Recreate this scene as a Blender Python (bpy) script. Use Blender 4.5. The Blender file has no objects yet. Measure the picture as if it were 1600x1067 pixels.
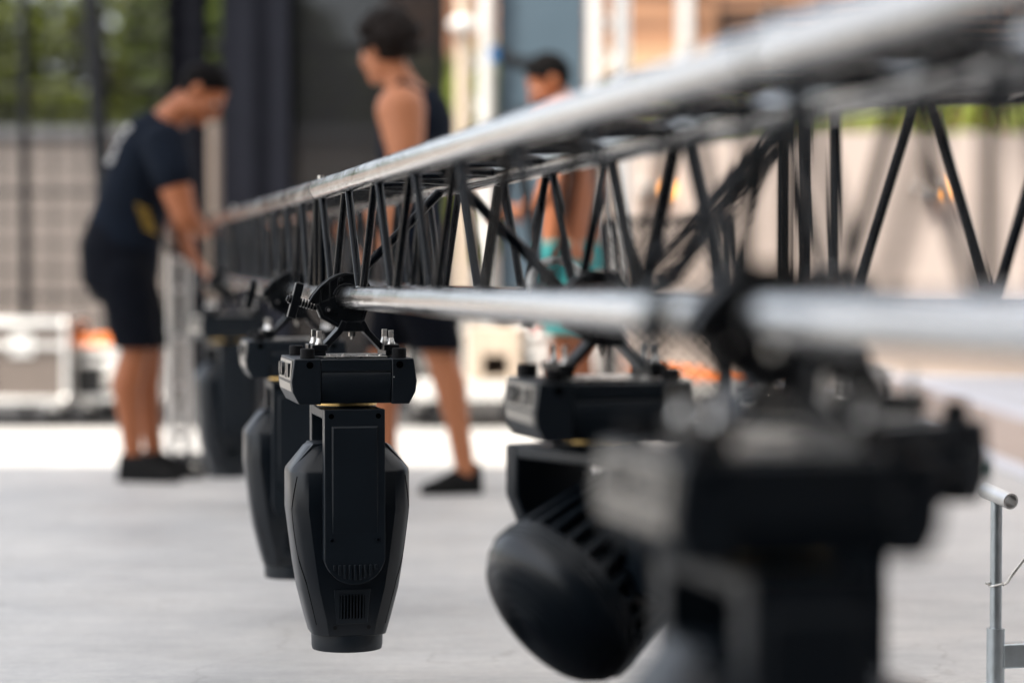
import bpy, bmesh, math, random
from mathutils import Vector, Matrix, Quaternion
random.seed(7)
SC = bpy.context.scene
COL = SC.collection
R = math.radians
F = 3780.0                      # focal length in photo pixels
HZ = 415.0                      # horizon row of the photo
CAMH = 0.857

def W(px, py, d):
    return Vector(((px-800)*d/F, d, CAMH+(HZ-py)*d/F))
def fx(px, d, z=0.0):
    return Vector(((px-800)*d/F, d, z))

# ------------------------------------------------------------------ materials
def nt(name):
    m = bpy.data.materials.new(name); m.use_nodes = True
    t = m.node_tree
    return m, t, t.nodes['Principled BSDF']
def mat(name, col, rough=.5, metal=0.0, var=.12, scale=14, bump=0.0, bscale=120, spec=.5, stretch=(1,1,1), rvar=.12):
    m, t, b = nt(name)
    b.inputs['Metallic'].default_value = metal
    b.inputs['Specular IOR Level'].default_value = spec
    tc = t.nodes.new('ShaderNodeTexCoord'); mp = t.nodes.new('ShaderNodeMapping')
    mp.inputs['Scale'].default_value = stretch
    t.links.new(tc.outputs['Object'], mp.inputs['Vector'])
    n = t.nodes.new('ShaderNodeTexNoise'); n.inputs['Scale'].default_value = scale; n.inputs['Detail'].default_value = 6
    t.links.new(mp.outputs['Vector'], n.inputs['Vector'])
    cr = t.nodes.new('ShaderNodeMix'); cr.data_type = 'RGBA'
    cr.inputs[6].default_value = [c*(1-var) for c in col]+[1]
    cr.inputs[7].default_value = [min(1, c*(1+var)) for c in col]+[1]
    t.links.new(n.outputs['Fac'], cr.inputs[0]); t.links.new(cr.outputs[2], b.inputs['Base Color'])
    mr = t.nodes.new('ShaderNodeMapRange'); mr.inputs['To Min'].default_value = max(.03, rough-rvar); mr.inputs['To Max'].default_value = min(1, rough+rvar)
    t.links.new(n.outputs['Fac'], mr.inputs['Value']); t.links.new(mr.outputs['Result'], b.inputs['Roughness'])
    if bump:
        n2 = t.nodes.new('ShaderNodeTexNoise'); n2.inputs['Scale'].default_value = bscale; n2.inputs['Detail'].default_value = 4
        t.links.new(mp.outputs['Vector'], n2.inputs['Vector'])
        bp = t.nodes.new('ShaderNodeBump'); bp.inputs['Strength'].default_value = bump; bp.inputs['Distance'].default_value = .01
        t.links.new(n2.outputs['Fac'], bp.inputs['Height']); t.links.new(bp.outputs['Normal'], b.inputs['Normal'])
    return m

M = {}
M['plastic'] = mat('black_plastic', (.0040, .0078, .0125), .44, var=.22, scale=7, rvar=.10, spec=.36)
M['plastic2'] = mat('black_plastic_gloss', (.0032, .0060, .0098), .34, var=.2, scale=6, rvar=.10, spec=.38)
M['rubber'] = mat('black_rubber', (.005, .005, .006), .7, spec=.2)
M['hole'] = mat('dark_hole', (.001, .001, .001), .9, spec=.0)
M['alu'] = mat('worn_aluminium', (.57, .567, .565), .16, 1.0, var=.26, scale=26, bump=.10, bscale=110, stretch=(1, .16, 1), rvar=.16)
M['alu2'] = mat('satin_aluminium', (.74, .73, .71), .42, 1.0, var=.1, scale=20)
M['brace'] = mat('black_painted_tube', (.0020, .0033, .0052), .12, var=.3, scale=40, rvar=.05, spec=.11)
M['steel'] = mat('zinc_steel', (.62, .60, .57), .30, 1.0, var=.15, scale=60)
M['clampm'] = mat('black_anodised', (.0035, .0045, .006), .32, .0, var=.2, scale=60, spec=.3)
M['brass'] = mat('brass', (.65, .47, .2), .35, 1.0)
M['panel'] = mat('socket_panel', (.36, .33, .29), .5, .2, var=.1)
M['galv'] = mat('galvanised_steel', (.50, .54, .56), .40, .9, var=.25, scale=35, bump=.05, bscale=80)
M['floorwood'] = mat('plank_brown', (.28, .13, .07), .6, var=.4, scale=3, stretch=(.3, 6, 6))
M['skin'] = mat('skin_tan', (.30, .100, .040), .5, spec=.35, var=.12, scale=9)
M['skin2'] = mat('skin_light_tan', (.40, .150, .068), .5, spec=.35, var=.12, scale=9)
M['hair'] = mat('hair_black', (.0025, .002, .002), .7, spec=.06, var=.3, scale=60, bump=.4, bscale=200)
M['hair2'] = mat('hair_greying', (.010, .007, .006), .7, spec=.1, var=.6, scale=35, bump=.5, bscale=120)
M['navy'] = mat('navy_cotton', (.0055, .0085, .015), .9, spec=.08, var=.25, scale=12, bump=.15, bscale=60)
M['black'] = mat('black_cotton', (.0035, .0045, .0075), .9, spec=.08, var=.25, scale=12, bump=.15, bscale=60)
M['teal'] = mat('teal_cloth', (.015, .22, .22), .8, var=.3, scale=14, bump=.2, bscale=30)
M['shoe'] = mat('black_shoe', (.006, .006, .006), .8, spec=.15, var=.3, scale=30)
M['print'] = mat('white_print', (.45, .45, .46), .8)
M['yellow'] = mat('yellow_print', (.30, .18, .012), .8)
M['orange'] = mat('orange_paint', (.85, .20, .02), .5)
M['case'] = mat('grey_brown_laminate', (.13, .105, .09), .55, var=.2)
M['caseblack'] = mat('black_laminate', (.015, .015, .016), .5)
M['polem'] = mat('dull_pole_paint', (.26, .21, .18), .7)
M['drape2'] = mat('charcoal_molton', (.010, .011, .0155), .95, spec=.05, var=.25, scale=6)
M['tan'] = mat('tan_paint', (.48, .33, .19), .6)
M['casepale'] = mat('pale_laminate', (.62, .52, .48), .55)
M['bluegrey'] = mat('blue_grey_panel', (.060, .095, .125), .55, var=.12, scale=3)
M['white'] = mat('white_paint', (.60, .59, .57), .45, var=.06)
M['cream'] = mat('cream_paint', (.50, .41, .32), .5, var=.08)
M['darkpaint'] = mat('dark_steel_paint', (.007, .008, .010), .6, spec=.15)
M['drape'] = mat('black_molton', (.0045, .005, .0075), .95, spec=.05, var=.25, scale=6)
M['blue'] = mat('blue_plastic', (.01, .12, .32), .4)
M['green'] = mat('dark_green_plastic', (.01, .06, .045), .5)
M['red'] = mat('red_plastic', (.45, .05, .03), .5)
M['trunk'] = mat('bark', (.09, .065, .05), .9, var=.4, scale=8, bump=.5, bscale=20)
M['wallbeige'] = mat('beige_render', (.46, .385, .34), .9, var=.12, scale=1.2, bump=.1, bscale=60)
M['wallgrey'] = mat('pale_blockwork', (.29, .255, .235), .9, var=.20, scale=2.2, bump=.1, bscale=40)
M['coping'] = mat('grey_coping', (.22, .23, .25), .8)
M['kerb'] = mat('white_kerb_stone', (.60, .60, .64), .6, var=.08)

def leafmat(name, c, tr):
    m, t, b = nt(name)
    oi = t.nodes.new('ShaderNodeNewGeometry')
    mx = t.nodes.new('ShaderNodeMix'); mx.data_type = 'RGBA'
    mx.inputs[6].default_value = [x*.55 for x in c]+[1]; mx.inputs[7].default_value = [x*1.45 for x in c]+[1]
    t.links.new(oi.outputs['Random Per Island'], mx.inputs[0])
    t.links.new(mx.outputs[2], b.inputs['Base Color']); b.inputs['Roughness'].default_value = .5
    tl = t.nodes.new('ShaderNodeBsdfTranslucent'); t.links.new(mx.outputs[2], tl.inputs['Color'])
    ms = t.nodes.new('ShaderNodeMixShader'); ms.inputs[0].default_value = tr
    t.links.new(b.outputs[0], ms.inputs[1]); t.links.new(tl.outputs[0], ms.inputs[2])
    t.links.new(ms.outputs[0], t.nodes['Material Output'].inputs['Surface'])
    return m
M['leaf'] = leafmat('leaf_green', (.16, .19, .030), .5)
M['leaf2'] = leafmat('leaf_dark', (.085, .115, .022), .45)
M['leaf3'] = leafmat('leaf_yellow_green', (.24, .29, .04), .5)

def scrim(name, c, tr):
    m, t, b = nt(name)
    b.inputs['Base Color'].default_value = (*c, 1); b.inputs['Roughness'].default_value = .9; b.inputs['Specular IOR Level'].default_value = .05
    tb = t.nodes.new('ShaderNodeBsdfTransparent')
    ms = t.nodes.new('ShaderNodeMixShader'); ms.inputs[0].default_value = tr
    t.links.new(b.outputs[0], ms.inputs[1]); t.links.new(tb.outputs[0], ms.inputs[2])
    t.links.new(ms.outputs[0], t.nodes['Material Output'].inputs['Surface'])
    return m
M['scrim'] = scrim('black_mesh_scrim', (.012, .0125, .014), .20)
M['scrim2'] = scrim('fine_debris_mesh', (.012, .012, .012), .73)

def emit(name, c, s):
    m, t, b = nt(name)
    b.inputs['Base Color'].default_value = (*c, 1)
    b.inputs['Emission Color'].default_value = (*c, 1); b.inputs['Emission Strength'].default_value = s
    return m
M['lamp'] = emit('warm_lamp', (1.0, .40, .08), 1.5)

def floormat():
    m, t, b = nt('stage_concrete')
    N = t.nodes.new; L = t.links.new
    tc = N('ShaderNodeTexCoord')
    def noise(sc, st, det=6, rough=.6):
        mp = N('ShaderNodeMapping'); mp.inputs['Scale'].default_value = st; L(tc.outputs['Object'], mp.inputs['Vector'])
        n = N('ShaderNodeTexNoise'); n.inputs['Scale'].default_value = sc; n.inputs['Detail'].default_value = det; n.inputs['Roughness'].default_value = rough
        L(mp.outputs['Vector'], n.inputs['Vector']); return n.outputs['Fac']
    def ramp(f, a, bb, ca, cb):
        r = N('ShaderNodeValToRGB'); r.color_ramp.elements[0].position = a; r.color_ramp.elements[1].position = bb
        r.color_ramp.elements[0].color = (*ca, 1); r.color_ramp.elements[1].color = (*cb, 1); L(f, r.inputs[0]); return r.outputs[0]
    def mul(a, c, f=1):
        x = N('ShaderNodeMix'); x.data_type = 'RGBA'; x.blend_type = 'MULTIPLY'; x.inputs[0].default_value = f
        L(a, x.inputs[6]); L(c, x.inputs[7]); return x.outputs[2]
    base = ramp(noise(1.3, (1, .7, 1)), .3, .7, (.475, .467, .455), (.61, .585, .55))
    streak = ramp(noise(1.9, (.8, 1.25, 1), 9, .65), .33, .58, (.86, .86, .86), (1, 1, 1))
    fine = ramp(noise(45, (1, 1, 1), 8, .7), .28, .62, (.86, .86, .87), (1.03, 1.03, 1.03))
    scuff = ramp(noise(5, (.7, 1.6, 1), 10, .75), .27, .38, (.60, .61, .63), (1, 1, 1))
    speck = ramp(noise(38, (1, 1, 1), 1), .135, .165, (.12, .12, .12), (1, 1, 1))
    grain = ramp(noise(16, (.45, 1.5, 1), 10, .75), .34, .62, (.84, .84, .85), (1.04, 1.04, 1.03))
    # thin joint lines between floor boards
    sx = N('ShaderNodeSeparateXYZ'); L(tc.outputs['Object'], sx.inputs[0])
    def joint(o, per, w):
        a = N('ShaderNodeMath'); a.operation = 'PINGPONG'; L(o, a.inputs[0]); a.inputs[1].default_value = per/2
        return ramp(a.outputs[0], 0.0, w, (.68, .68, .7), (1, 1, 1))
    c = mul(mul(mul(mul(mul(base, streak), fine), scuff), speck), grain)
    vo = N('ShaderNodeTexVoronoi'); vo.feature = 'DISTANCE_TO_EDGE'; vo.inputs['Scale'].default_value = .75
    mp = N('ShaderNodeMapping'); L(tc.outputs['Object'], mp.inputs['Vector'])
    dn = N('ShaderNodeTexNoise'); dn.inputs['Scale'].default_value = 3.0; dn.inputs['Detail'].default_value = 8; L(tc.outputs['Object'], dn.inputs['Vector'])
    va = N('ShaderNodeMix'); va.data_type = 'RGBA'; va.blend_type = 'ADD'; va.inputs[0].default_value = .45
    L(mp.outputs['Vector'], va.inputs[6]); L(dn.outputs['Color'], va.inputs[7]); L(va.outputs[2], vo.inputs['Vector'])
    c = mul(c, ramp(vo.outputs['Distance'], .0, .0045, (.80, .79, .78), (1, 1, 1)))
    c = mul(c, joint(sx.outputs['Y'], 2.2, .018))
    L(c, b.inputs['Base Color'])
    rr = ramp(noise(3, (1, 2, 1)), .3, .7, (.38,)*3, (.62,)*3); L(rr, b.inputs['Roughness'])
    bp = N('ShaderNodeBump'); bp.inputs['Strength'].default_value = .12; bp.inputs['Distance'].default_value = .01
    L(noise(30, (1, 1, 1), 8, .7), bp.inputs['Height']); L(bp.outputs['Normal'], b.inputs['Normal'])
    return m
M['floor'] = floormat()
M['ground_and_shade'] = mat('dark_ground_and_shade', (.045, .043, .042), .85, var=.2, scale=5, bump=.2, bscale=90)
M['pave'] = mat('pale_pavement', (.52, .51, .52), .85, var=.12, scale=2)
M['ground'] = mat('sunlit_paving', (.42, .36, .30), .85, var=.18, scale=1.5, bump=.1, bscale=30)
def brickmat():
    m, t, b = nt('brick_paving')
    tc = t.nodes.new('ShaderNodeTexCoord'); br = t.nodes.new('ShaderNodeTexBrick')
    br.inputs['Scale'].default_value = 4; br.inputs['Color1'].default_value = (.36, .25, .19, 1); br.inputs['Color2'].default_value = (.44, .34, .28, 1)
    br.inputs['Mortar'].default_value = (.40, .36, .33, 1)
    t.links.new(tc.outputs['Object'], br.inputs['Vector']); t.links.new(br.outputs['Color'], b.inputs['Base Color']); b.inputs['Roughness'].default_value = .8
    return m
M['brick'] = brickmat()
def membrane():
    m, t, b = nt('white_roof_membrane')  # translucency put in so soft light reaches the stage floor
    b.inputs['Base Color'].default_value = (.55, .55, .56, 1); b.inputs['Roughness'].default_value = .7
    tl = t.nodes.new('ShaderNodeBsdfTranslucent'); tl.inputs['Color'].default_value = (.80, .82, .85, 1)
    ms = t.nodes.new('ShaderNodeMixShader'); ms.inputs[0].default_value = .36
    t.links.new(b.outputs[0], ms.inputs[1]); t.links.new(tl.outputs[0], ms.inputs[2])
    t.links.new(ms.outputs[0], t.nodes['Material Output'].inputs['Surface'])
    return m
M['membrane'] = membrane()
def plankmat():
    m, t, b = nt('timber_cladding')
    tc = t.nodes.new('ShaderNodeTexCoord')
    wv = t.nodes.new('ShaderNodeTexWave'); wv.bands_direction = 'Z'; wv.inputs['Scale'].default_value = 1.1; wv.inputs['Distortion'].default_value = .6
    t.links.new(tc.outputs['Object'], wv.inputs['Vector'])
    mp = t.nodes.new('ShaderNodeMapping'); mp.inputs['Scale'].default_value = (.4, 1, 5); t.links.new(tc.outputs['Object'], mp.inputs['Vector'])
    n = t.nodes.new('ShaderNodeTexNoise'); n.inputs['Scale'].default_value = 2; n.inputs['Detail'].default_value = 8; t.links.new(mp.outputs['Vector'], n.inputs['Vector'])
    r = t.nodes.new('ShaderNodeValToRGB'); r.color_ramp.elements[0].color = (.12, .055, .03, 1); r.color_ramp.elements[1].color = (.42, .22, .12, 1)
    r.color_ramp.elements[0].position = .3; r.color_ramp.elements[1].position = .7
    a = t.nodes.new('ShaderNodeMath'); a.operation = 'MULTIPLY_ADD'; a.inputs[1].default_value = .35
    t.links.new(wv.outputs['Fac'], a.inputs[0])
    s = t.nodes.new('ShaderNodeMath'); s.operation = 'MULTIPLY'; s.inputs[1].default_value = .7; t.links.new(n.outputs['Fac'], s.inputs[0])
    t.links.new(s.outputs[0], a.inputs[2]); t.links.new(a.outputs[0], r.inputs[0]); t.links.new(r.outputs[0], b.inputs['Base Color'])
    b.inputs['Roughness'].default_value = .8
    return m
M['timber'] = plankmat()

# ------------------------------------------------------------------ mesh builder
class MB:
    def __init__(s): s.v = []; s.f = []
    def add(s, vs, fs):
        o = len(s.v); s.v += [Vector(v) for v in vs]; s.f += [[i+o for i in f] for f in fs]; return s
    def box(s, x0, x1, y0, y1, z0, z1):
        return s.add([(x0,y0,z0),(x1,y0,z0),(x1,y1,z0),(x0,y1,z0),(x0,y0,z1),(x1,y0,z1),(x1,y1,z1),(x0,y1,z1)],
                     [(0,3,2,1),(4,5,6,7),(0,1,5,4),(1,2,6,5),(2,3,7,6),(3,0,4,7)])
    def obox(s, c, ux, uy, uz):          # oriented box, half vectors
        c, ux, uy, uz = Vector(c), Vector(ux), Vector(uy), Vector(uz)
        vs = [c+a*ux+b*uy+d*uz for d in (-1,1) for a, b in ((-1,-1),(1,-1),(1,1),(-1,1))]
        return s.add(vs, [(0,3,2,1),(4,5,6,7),(0,1,5,4),(1,2,6,5),(2,3,7,6),(3,0,4,7)])
    def rings(s, rs, cap=True):
        o = len(s.v); n = len(rs[0])
        for r in rs: s.v += [Vector(p) for p in r]
        for i in range(len(rs)-1):
            for j in range(n):
                k = (j+1) % n
                s.f.append([o+i*n+j, o+i*n+k, o+(i+1)*n+k, o+(i+1)*n+j])
        if cap:
            s.f.append([o+j for j in range(n)][::-1]); s.f.append([o+(len(rs)-1)*n+j for j in range(n)])
        return s
    def cyl(s, p0, p1, r0, r1=None, n=16, cap=True):
        p0, p1 = Vector(p0), Vector(p1); r1 = r0 if r1 is None else r1
        d = (p1-p0).normalized(); a = d.orthogonal().normalized(); b = d.cross(a)
        rs = [[p+(a*math.cos(2*math.pi*j/n)+b*math.sin(2*math.pi*j/n))*r for j in range(n)] for p, r in ((p0,r0),(p1,r1))]
        return s.rings(rs, cap)
    def pipe(s, p0, p1, ro, ri, n=24):   # hollow tube
        p0, p1 = Vector(p0), Vector(p1); d = (p1-p0).normalized(); a = d.orthogonal().normalized(); b = d.cross(a)
        ring = lambda p, r: [p+(a*math.cos(2*math.pi*j/n)+b*math.sin(2*math.pi*j/n))*r for j in range(n)]
        return s.rings([ring(p0,ri), ring(p0,ro), ring(p1,ro), ring(p1,ri), ring(p0,ri)], False)
    def tube(s, pts, rad, n=8):
        pts = [Vector(p) for p in pts]; rs = []
        rad = rad if isinstance(rad, (list, tuple)) else [rad]*len(pts)
        prev = None
        for i, p in enumerate(pts):
            d = (pts[min(i+1,len(pts)-1)]-pts[max(i-1,0)]).normalized()
            a = d.orthogonal().normalized() if prev is None else (prev-d*prev.dot(d)).normalized()
            prev = a; b = d.cross(a)
            rs.append([p+(a*math.cos(2*math.pi*j/n)+b*math.sin(2*math.pi*j/n))*rad[i] for j in range(n)])
        return s.rings(rs)
    def prism(s, prof, axis, a0, a1):    # 2-D polygon extruded along an axis; prof in the two other coords
        def P(u, v, a): return {'x': (a,u,v), 'y': (u,a,v), 'z': (u,v,a)}[axis]
        return s.rings([[P(u,v,a0) for u,v in prof],[P(u,v,a1) for u,v in prof]])
    def ell(s, c, rx, ry, rz, M3=None, n=16, m=10):
        c = Vector(c); rs = []
        for i in range(1, m):
            t = math.pi*i/m
            rs.append([Vector((rx*math.sin(t)*math.cos(2*math.pi*j/n), ry*math.sin(t)*math.sin(2*math.pi*j/n), -rz*math.cos(t))) for j in range(n)])
        o = len(s.v)
        T = (lambda p: c+(M3 @ p)) if M3 else (lambda p: c+p)
        for r in rs: s.v += [T(p) for p in r]
        for i in range(len(rs)-1):
            for j in range(n):
                k = (j+1) % n; s.f.append([o+i*n+j, o+i*n+k, o+(i+1)*n+k, o+(i+1)*n+j])
        b0 = len(s.v); s.v += [T(Vector((0,0,-rz))), T(Vector((0,0,rz)))]
        for j in range(n):
            k = (j+1) % n
            s.f.append([b0, o+k, o+j]); s.f.append([b0+1, o+(len(rs)-1)*n+j, o+(len(rs)-1)*n+k])
        return s
    def chain(s, pts, rad, n=14):        # capsule chain for limbs
        pts = [Vector(p) for p in pts]
        for i, p in enumerate(pts):
            s.ell(p, rad[i], rad[i], rad[i], n=n, m=8)
            if i: s.cyl(pts[i-1], p, rad[i-1], rad[i], n=n)
        return s
    def lathe(s, prof, n=32, T=None):    # prof: (r, z)
        rs = [[Vector((r*math.cos(2*math.pi*j/n), r*math.sin(2*math.pi*j/n), z)) for j in range(n)] for r, z in prof]
        if T: rs = [[T @ p for p in r] for r in rs]
        return s.rings(rs)
    def build(s, name, m, parent=None, smooth=35, bevel=0, loc=None):
        me = bpy.data.meshes.new(name); me.from_pydata([tuple(v) for v in s.v], [], s.f); me.update()
        bm = bmesh.new(); bm.from_mesh(me); bmesh.ops.recalc_face_normals(bm, faces=bm.faces); bm.to_mesh(me); bm.free()
        me.materials.append(M[m] if isinstance(m, str) else m)
        if smooth:
            me.polygons.foreach_set('use_smooth', [True]*len(me.polygons)); me.set_sharp_from_angle(angle=R(smooth))
        o = bpy.data.objects.new(name, me); COL.objects.link(o)
        if parent: o.parent = parent
        if loc is not None: o.location = loc
        if bevel:
            b = o.modifiers.new('Bevel', 'BEVEL'); b.width = bevel; b.segments = 2; b.limit_method = 'ANGLE'; b.angle_limit = R(32)
        return o
    def vox(s, name, m, parent=None, voxel=.008, smooth=6, cut=None):
        """fuse all closed pieces into one continuous surface"""
        o = s.build(name, m, parent, smooth=0)
        r = o.modifiers.new('r', 'REMESH'); r.mode = 'VOXEL'; r.voxel_size = voxel; r.use_smooth_shade = True
        k = o.modifiers.new('s', 'SMOOTH'); k.iterations = smooth; k.factor = .5
        dg = bpy.context.evaluated_depsgraph_get(); dg.update()
        me = bpy.data.meshes.new_from_object(o.evaluated_get(dg)); o.modifiers.clear()
        old = o.data; o.data = me; bpy.data.meshes.remove(old)
        if not me.materials: me.materials.append(M[m])
        me.name = name
        if cut:
            bm = bmesh.new(); bm.from_mesh(me)
            for co, no in cut:
                g = bm.verts[:]+bm.edges[:]+bm.faces[:]
                bmesh.ops.bisect_plane(bm, geom=g, plane_co=co, plane_no=no, clear_outer=True)
            bm.to_mesh(me); bm.free()
        me.polygons.foreach_set('use_smooth', [True]*len(me.polygons))
        return o

def tag(o, label=None, cat=None, group=None, kind=None):
    if label: o['label'] = label
    if cat: o['category'] = cat
    if group: o['group'] = group
    if kind: o['kind'] = kind
    return o
def empty(name, loc, label=None, cat=None, group=None, rz=0):
    o = bpy.data.objects.new(name, None); COL.objects.link(o); o.location = loc; o.rotation_euler = (0,0,rz); o.empty_display_size = .1
    return tag(o, label, cat, group)
def copy_tree(o, parent=None):
    c = o.copy(); COL.objects.link(c)
    if parent: c.parent = parent
    for ch in o.children: copy_tree(ch, c)
    return c

# ------------------------------------------------------------------ setting
g = MB(); g.add([(-300,-60,-.05),(300,-60,-.05),(300,900,-.05),(-300,900,-.05)], [(0,1,2,3)])
tag(g.build('ground', 'ground', smooth=0), kind='structure')
g = MB(); g.box(-9, 2.06, -9, 12.74, -.046, 0)
tag(g.build('stage_floor', 'floor', smooth=0), kind='structure')
g = MB(); g.box(2.063, 2.18, -9, 22, -.046, .008); g.box(2.84, 2.97, -9, 22, -.046, .008)
tag(g.build('white_kerb', 'kerb', smooth=0), kind='structure')
g = MB(); g.box(2.183, 2.837, -9, 22, -.046, .002)
tag(g.build('brick_path', 'brick', smooth=0), kind='structure')
g = MB(); g.box(2.973, 9, -9, 19.5, -.046, -.002)
tag(g.build('pavement', 'pave', smooth=0), kind='structure')

g = MB(); g.box(-6, 2.0, -4.4, 4.35, .002, .006)  # unseen dark mat, added to darken the undersides of tubes and lights
tag(g.build('added_dark_mat', 'rubber', smooth=0), kind='structure')
g = MB(); g.box(-9, 2.06, 12.743, 17.5, -.046, -.002)  # darker ground whose tone also stands in for shade beneath the cases
tag(g.build('ground_and_shade', 'ground_and_shade', smooth=0), kind='structure')
# unseen roof that shades the stage; right wing added to shade the brick path
SUN = Vector((-.36, -.34, .869)).normalized()
sh = 6.5/SUN.z
YE = 10.35+SUN.y*sh; XL = -2.9+SUN.x*sh
g = MB(); g.add([(XL,-4.6,6.5),(9,-4.6,6.5),(9,YE,6.5),(XL,YE,6.5)], [(0,1,2,3)]); g.add([(-.7,YE+.003,6.5),(9,YE+.003,6.5),(9,16.8,6.5),(-.7,16.8,6.5)], [(0,1,2,3)])
tag(g.build('stage_roof', 'membrane', smooth=0), kind='structure')
g = MB()
for x, y in ((XL+.2,-4.4),(8.8,-4.4),(8.8,16.6),(XL+.2,YE-.3)): g.box(x-.1,x+.1,y-.1,y+.1,-.04,6.49)
tag(g.build('stage_columns', 'darkpaint', smooth=0), kind='structure')
g = MB(); g.box(XL+.4, 8.6, -4.6, -4.5, 0, 6.4); g.box(8.75, 8.85, -4.2, 9, 0, 6.4)  # unseen dark walls, added to cut bright reflections on the lights
tag(g.build('added_dark_walls', 'drape', smooth=0), kind='structure')

# ------------------------------------------------------------------ truss
SEP = .2275; RC = .0222
def sec(d0, p0, vec):
    """frame of a truss section: start point on the near bottom chord and unit-y direction"""
    return dict(p=Vector(p0), v=Vector(vec), d0=d0)
dA = Vector((-.2037, 1, -.0063)); J = Vector((-.4117, 5.18, .7916))
dB = Vector((-.1762, 1, .0029))
nA = Vector((1, .2037, 0)).normalized(); nB = Vector((1, .1762, 0)).normalized()
def TA(u, c):   # u: metres of depth from the far joint towards the camera; c = (side, up)
    return J-dA*u+nA*(SEP*c[0])+Vector((0,0,SEP*c[1]))
def TB(u, c):
    return J+dB*u+nB*(SEP*c[0])+Vector((0,0,SEP*c[1]))
truss = empty('lighting_truss', (J.x, J.y, J.z-RC), 'long aluminium box truss with black bracing running out of frame at right', 'truss')
tl = truss.location
def tb(): 
    return MB()
def tbuild(mb, name, m, **k):
    mb.v = [v-tl for v in mb.v]
    return mb.build(name, m, truss, **k)
CN = [(0,0),(0,1),(1,0),(1,1)]
SEC = [(TA, .012, 3.09), (TA, 3.112, 6.1), (TB, .012, 2.99), (TB, 3.012, 4.3)]
for T, a, b in SEC:
    for c in CN:
        mb = tb(); mb.cyl(T(a,c), T(b,c), RC, n=40); tbuild(mb, 'chord', 'alu')
        jm = tb()
        for u in (a, b): pass
def collar(T, u, c):
    mb = tb(); mb.cyl(T(u-.012,c), T(u+.012,c), RC*.90, n=24); return mb
for T, u in ((TA,0.0),(TA,3.1),(TB,3.0)):
    for c in CN: 
        o = tbuild(collar(T,u,c), 'coupler', 'steel')
    for c in CN:
        p = T(u+(.02 if T is TA else -.02), c); up = Vector((0,0,1 if c[1] else -1))
        mb = tb(); mb.cyl(p+up*RC*.9, p+up*(RC+.007), .006, n=10); tbuild(mb, 'bolt', 'steel')
RB = .0075
nbr = [0]; rest = tb()
def brace(p, q, part, r=RB):
    d = (q-p).normalized(); p = p+d*RC*.7; q = q-d*RC*.7
    if part and nbr[0] < 100:
        mb = tb(); mb.cyl(p, q, r, n=12); tbuild(mb, 'brace', 'brace'); nbr[0] += 1
    else: rest.cyl(p, q, r, n=10)
welds = tb()
def zig(T, u0, u1, cb, ct, partf, off=.0):
    """zigzag bracing between chord cb (bottom nodes) and ct"""
    k = 0
    while True:
        ub = u0+.2+.4*k
        for s in (-1, 1):
            ut = ub+s*.19
            if ut < u0 or ut > u1 or ub > u1: continue
            p = T(ub+s*.012, cb); q = T(ut, ct)
            brace(p, q, partf(ub))
            d = (q-p).normalized()
            welds.ell(p+d*RC*.95, .0105, .0105, .007, n=8, m=5); welds.ell(q-d*RC*.95, .0105, .0105, .007, n=8, m=5)
        k += 1
        if ub > u1: break
def crossbar(T, u, partf=True):
    for a, b in (((0,0),(0,1)),((1,0),(1,1)),((0,1),(1,1)),((0,0),(1,0))): brace(T(u,a), T(u,b), partf, .0085)
near, far, topf, bot = ((0,0),(0,1)), ((1,0),(1,1)), ((0,1),(1,1)), ((0,0),(1,0))
for f in (near, far, topf, bot):
    zig(TA, .03, 3.06, *f, lambda u: True)
crossbar(TA, .05); crossbar(TA, 3.04)
zig(TA, 3.15, 6.05, *near, lambda u: u < 3.8)
zig(TB, .03, 2.97, *near, lambda u: True)
for f in (far, topf, bot):
    zig(TA, 3.15, 6.05, *f, lambda u: False); zig(TB, .03, 2.97, *f, lambda u: False)
for f in (near, far, topf, bot): zig(TB, 3.03, 4.25, *f, lambda u: False)
for T, u in ((TA,3.16),(TB,.05),(TB,2.95),(TB,3.05),(TB,4.26)): crossbar(T, u, False)
# inner diagonals
for p, q in ((TA(.27,(0,0)), TA(.27,(1,1))), (TA(1.40,(0,1)), TA(1.40,(1,0))), (TA(2.55,(0,0)), TA(2.55,(1,1)))):
    mb = tb(); d = (q-p).normalized(); mb.cyl(p+d*RC*.7, q-d*RC*.7, .0095, n=12); tbuild(mb, 'diagonal', 'brace')
o = tbuild(rest, 'bracing', 'brace'); o['kind'] = 'stuff'
o = tbuild(welds, 'weld_bead', 'alu2', smooth=60); o['kind'] = 'stuff'

# ------------------------------------------------------------------ moving head light (local frame: x across, y along the truss, z up, origin on the tube axis)
HEADZ = [(-.284,.074,.052),(-.289,.084,.060),(-.333,.117,.080),(-.340,.1185,.082),(-.41,.1185,.083),(-.457,.1125,.083),(-.52,.1045,.082),(-.567,.097,.080),(-.624,.083,.074),(-.6585,.073,.069)]
def head_ab(z):
    for (z0,a0,b0),(z1,a1,b1) in zip(HEADZ, HEADZ[1:]):
        if z0 >= z >= z1:
            t = (z0-z)/(z0-z1); return a0+(a1-a0)*t, b0+(b1-b0)*t
    return HEADZ[-1][1:]
def head_ring(z, a, b):
    c = min(.034, a*.4, b*.55); c2 = c*.30
    q = [(a-c, b), (a-c*.45, b-c*.30), (a-c*.12, b-c*.72), (a, b-c*1.25)]
    pts = []
    pts += [(x, y) for x, y in q]; pts += [(x, -y) for x, y in q[::-1]]
    pts += [(-x, -y) for x, y in q]; pts += [(-x, y) for x, y in q[::-1]]
    return [Vector((x, y, z)) for x, y in pts]

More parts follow.
